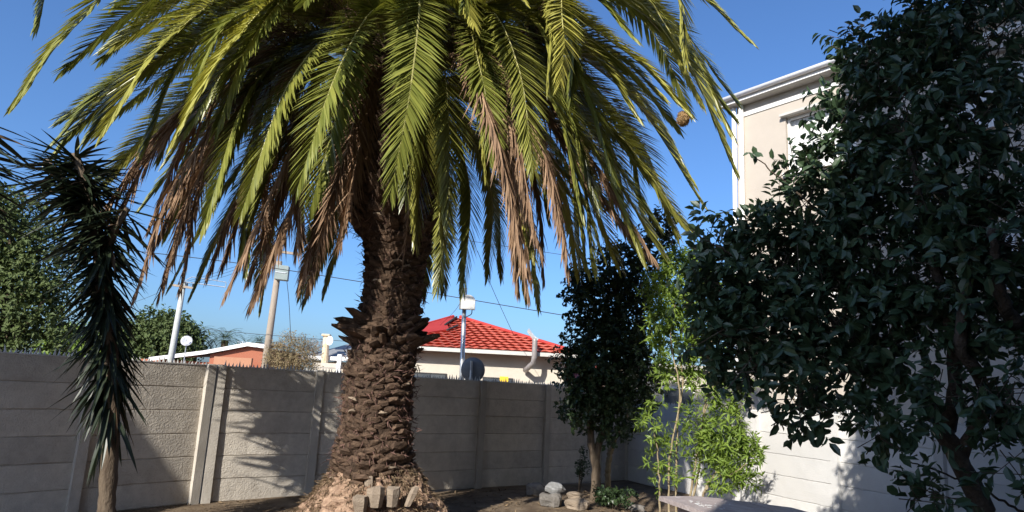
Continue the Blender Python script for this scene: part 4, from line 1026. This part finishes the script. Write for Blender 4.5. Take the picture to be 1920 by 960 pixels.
# ================================================================== WIRES
def wire(name, pts, r, label):
    C, _ = spline(pts, 50); mb = MB(); mb.tube(C, r, 4)
    tag(mb.build(name, M['wire']), label, 'wire')
wire('overhead_wire', [atY(60, 450, 24), atY(420, 490, 24.5), atY(700, 532, 25), atY(960, 575, 25), atY(1300, 632, 26)], .014, 'lone thick overhead cable crossing the sky behind the palm trunk')
wire('overhead_wire', [atY(895, 470, 17), atY(925, 545, 18.5), atY(963, 628, 21.8)], .008, 'thin cable dropping from the sky to the red roof')
wire('overhead_wire', [T3-[0, 0, .1], atY(855, 580, 18), atY(825, 610, 22)], .006, 'thin service wire from the slim pole to the roof top')
for i, (dy, lab) in enumerate(((0, 'upper'), (9, 'middle'), (18, 'lower'))):
    wire('overhead_wire', [T1+[-.3+.3*i, 0, -.15], atY(425, 505+dy-3*i, 31), atY(526, 473+2*i, 28.1)], .008, '%s of three thin wires strung between the two utility poles' % lab)
wire('overhead_wire', [T1+[-.5, 0, -.2], atY(270, 560, 31), atY(120, 610, 30)], .008, 'thin wire running from the pale grey pole toward the bushy tree')
wire('overhead_wire', [atY(538, 528, 27.7), atY(542, 570, 27.9), atY(546, 650, 28.2)], .012, 'dark cable hanging straight down from the grey-green box')
wire('overhead_wire', [atY(380, 617, 45), atY(500, 628, 43), atY(650, 640, 40), atY(690, 643, 40)], .014, 'low distant wire just above the brick house roof')
wire('overhead_wire', [atY(800, 440, 26), atY(950, 462, 26), atY(1150, 492, 26)], .009, 'faint high wire behind the hanging fronds beside the trunk')

# ================================================================== BACKGROUND TREES
def bg_tree(loc, blobs, n, L, Wd, mt, label, per=7, twig=.3, trunk_r=.15, name='background_tree', cat='tree', group=None):
    e = empty(name, loc, label, cat, group); B = [pxblob(*b) for b in blobs]
    Cc, Aa = blob_points(B, n, .55); Aa = Aa+rng.normal(size=Aa.shape)*.5+[0, 0, .2]
    vv, ff = sprays(Cc, Aa, per, twig, L, Wd); keep = vv.reshape(-1, 5, 3)[:, :, 2].min(1) > .1
    vv = vv.reshape(-1, 5, 3)[keep].reshape(-1, 3); ff = ff[:keep.sum()*4]
    mesh_obj('crown', vv, ff, mt, e)
    top = np.mean([b[0] for b in B], axis=0); mb = MB(); mb.tube([np.array(loc)-[0, 0, .05], (np.array(loc)+top)/2, top], [trunk_r, trunk_r*.8, trunk_r*.4], 8)
    for b in B[:6]: mb.tube([(np.array(loc)+top)/2, b[0]], [trunk_r*.5, trunk_r*.15], 6)
    mb.build('trunk', M['bark'], e)
bg_tree((*atY(20, 640, 15)[:2], 0), [(20, 430, 70, 15), (-40, 480, 100, 15), (60, 500, 62, 15), (30, 570, 80, 15), (85, 560, 38, 14.8), (-40, 620, 80, 15), (70, 630, 55, 15), (-20, 400, 50, 15.3)], 2300, .13, .07, M['leaf_far'], 'bushy olive-green tree rising behind the shaded fence', trunk_r=.2)
bg_tree((*atY(130, 650, 26)[:2], 0), [(120, 645, 30, 26), (150, 640, 28, 26), (175, 650, 25, 26), (95, 655, 25, 26)], 500, .15, .08, M['leaf_lime'], 'light green rounded bush behind the fence, beside the bushy tree', name='background_bush', cat='bush')
bg_tree((*atY(295, 640, 58)[:2], 0), [(285, 625, 38, 58), (255, 640, 32, 58), (320, 632, 38, 58), (345, 645, 32, 58), (300, 655, 45, 58)], 1300, .4, .22, M['leaf_far'], 'rounded dark tree behind the pale grey utility pole', twig=.8)
bg_tree((*atY(548, 670, 27)[:2], 0), [(545, 662, 34, 27, 32), (525, 672, 24, 27), (570, 668, 24, 27, 28), (548, 685, 40, 27)], 1100, .10, .03, M['leaf_brown'], 'dry brownish bush beside the timber utility pole', name='background_bush', cat='bush', trunk_r=.07)
bg_tree((*atY(590, 665, 36)[:2], 0), [(588, 658, 16, 36), (598, 650, 10, 36), (578, 664, 14, 36)], 160, .1, .03, M['leaf_blossom'], 'sparse pinkish bush between the brown bush and the chimney', name='background_bush', cat='bush', trunk_r=.05)
def far_palm(x, y, Y, r, label):
    c = atY(x, y, Y); e = empty('far_palm', (c[0], c[1], 0), label, 'tree', None); mb = MB(); mb.tube([[c[0], c[1], -.05], c], [.35, .3], 10); mb.build('trunk', M['bark'], e)
    n = 46
    for k in range(n):
        az = k*2.4; el = 1.35-1.5*k/n; h = np.array([math.cos(az), math.sin(az), 0]); p = c.copy(); pts = [p]
        for i in range(6): ee = el-1.5*((i+.5)/6)**1.3; p = p+(h*math.cos(ee)+np.array([0, 0, math.sin(ee)]))*r/6; pts.append(p)
        C, _ = spline(pts, 16); t = nrm(np.gradient(C, axis=0)); b = nrm(np.cross(t, [0, 0, 1.])); idx = np.repeat(np.arange(2, 16), 2); sg = np.tile([1, -1], 14)[:, None]
        D = t[idx]*.8+b[idx]*sg; vv, ff = leaves(C[idx], D, np.tile([0, 0, 1.], (28, 1)), np.full(28, .17*r), np.full(28, .035*r), .1, .1)
        mesh_obj('frond', vv, ff, M['leaf_far'], e)
far_palm(367, 634, 60, 1.9, 'far palm with drooping fronds beside the rounded dark tree')
far_palm(422, 638, 62, 1.9, 'far palm standing alone above the grey roof of the brick house')
far_palm(486, 642, 62, 1.2, 'small far palm top just left of the timber utility pole')

# ================================================================== BUILDINGS BEHIND THE CAMERA (unseen, shaped to cast the shade)
def plain_building(name, poly, h, label, roof_over=.0):
    c = np.mean(poly, axis=0); e = empty(name, (*c, 0), label, 'building')
    mb = MB(); mb.prism(poly, -.1, h-.2); mb.build('wall', M['brick_block'], e)
    pp = [tuple(c+(np.array(p)-c)*(1+roof_over)) for p in poly]
    mb = MB(); mb.prism(pp, h-.197, h); mb.build('roof', M['grey_roof'], e)
    for i in range(len(poly)):
        p, q = np.array(poly[i]), np.array(poly[(i+1) % len(poly)]); L = np.linalg.norm(q-p); d = (q-p)/L; nn = np.array([d[1], -d[0]])
        for s in np.arange(1.5, L-1, 3.0):
            for z in np.arange(1.5, h-1, 2.8):
                b = MB(); cc = p+d*s+nn*.01; b.box((*cc, z), (1.3, .06, 1.2), ax=(*d, 0)); b.build('window', M['glass'], e)
hx_, hy_ = -SUN_TO[0], -SUN_TO[1]; tan_e = math.tan(SUN_EL)
def edge_x(pt, y): return ((pt[0]*hy_-pt[1]*hx_)+y*hx_)/hy_
ex = edge_x((4.77, 9.46), -2)
plain_building('apartment_block', [(ex, -2), (ex, -12), (18, -12), (18, -2)], 20, 'tall rendered apartment block standing behind the viewer')
ew = edge_x((1.3, 5.2), -2)  # unseen wing added to keep the dark tree's lower canopy shaded
plain_building('shade_wing', [(ew, -2.05), (ew, -9), (ex-.01, -9), (ex-.01, -2.05)], 8.2, 'unseen lower wing added to the tall block to shade the dark tree')
# side house along the left fence: its 5 m eave throws the slanting shade edge on the fence
def eave(p, z=5.0): k = (z-p[2])/tan_e; return np.array([p[0]-hx_*k, p[1]-hy_*k])
pa = eave(onplane(230, 740, P0, (.8, -.6))); pb = eave(onplane(360, 920, P0, (.8, -.6)))
ed = unit(pa-pb); nb = np.array([ed[1], -ed[0]]); nb = nb if nb @ np.array(SUN_TO) > 0 else -nb
c0 = pb-ed*5.5; c1 = pa+ed*.5
plain_building('side_house', [tuple(c0), tuple(c1), tuple(c1+nb*4), tuple(c0+nb*4)], 5.0, 'two-storey side house by the shaded fence outside the view')
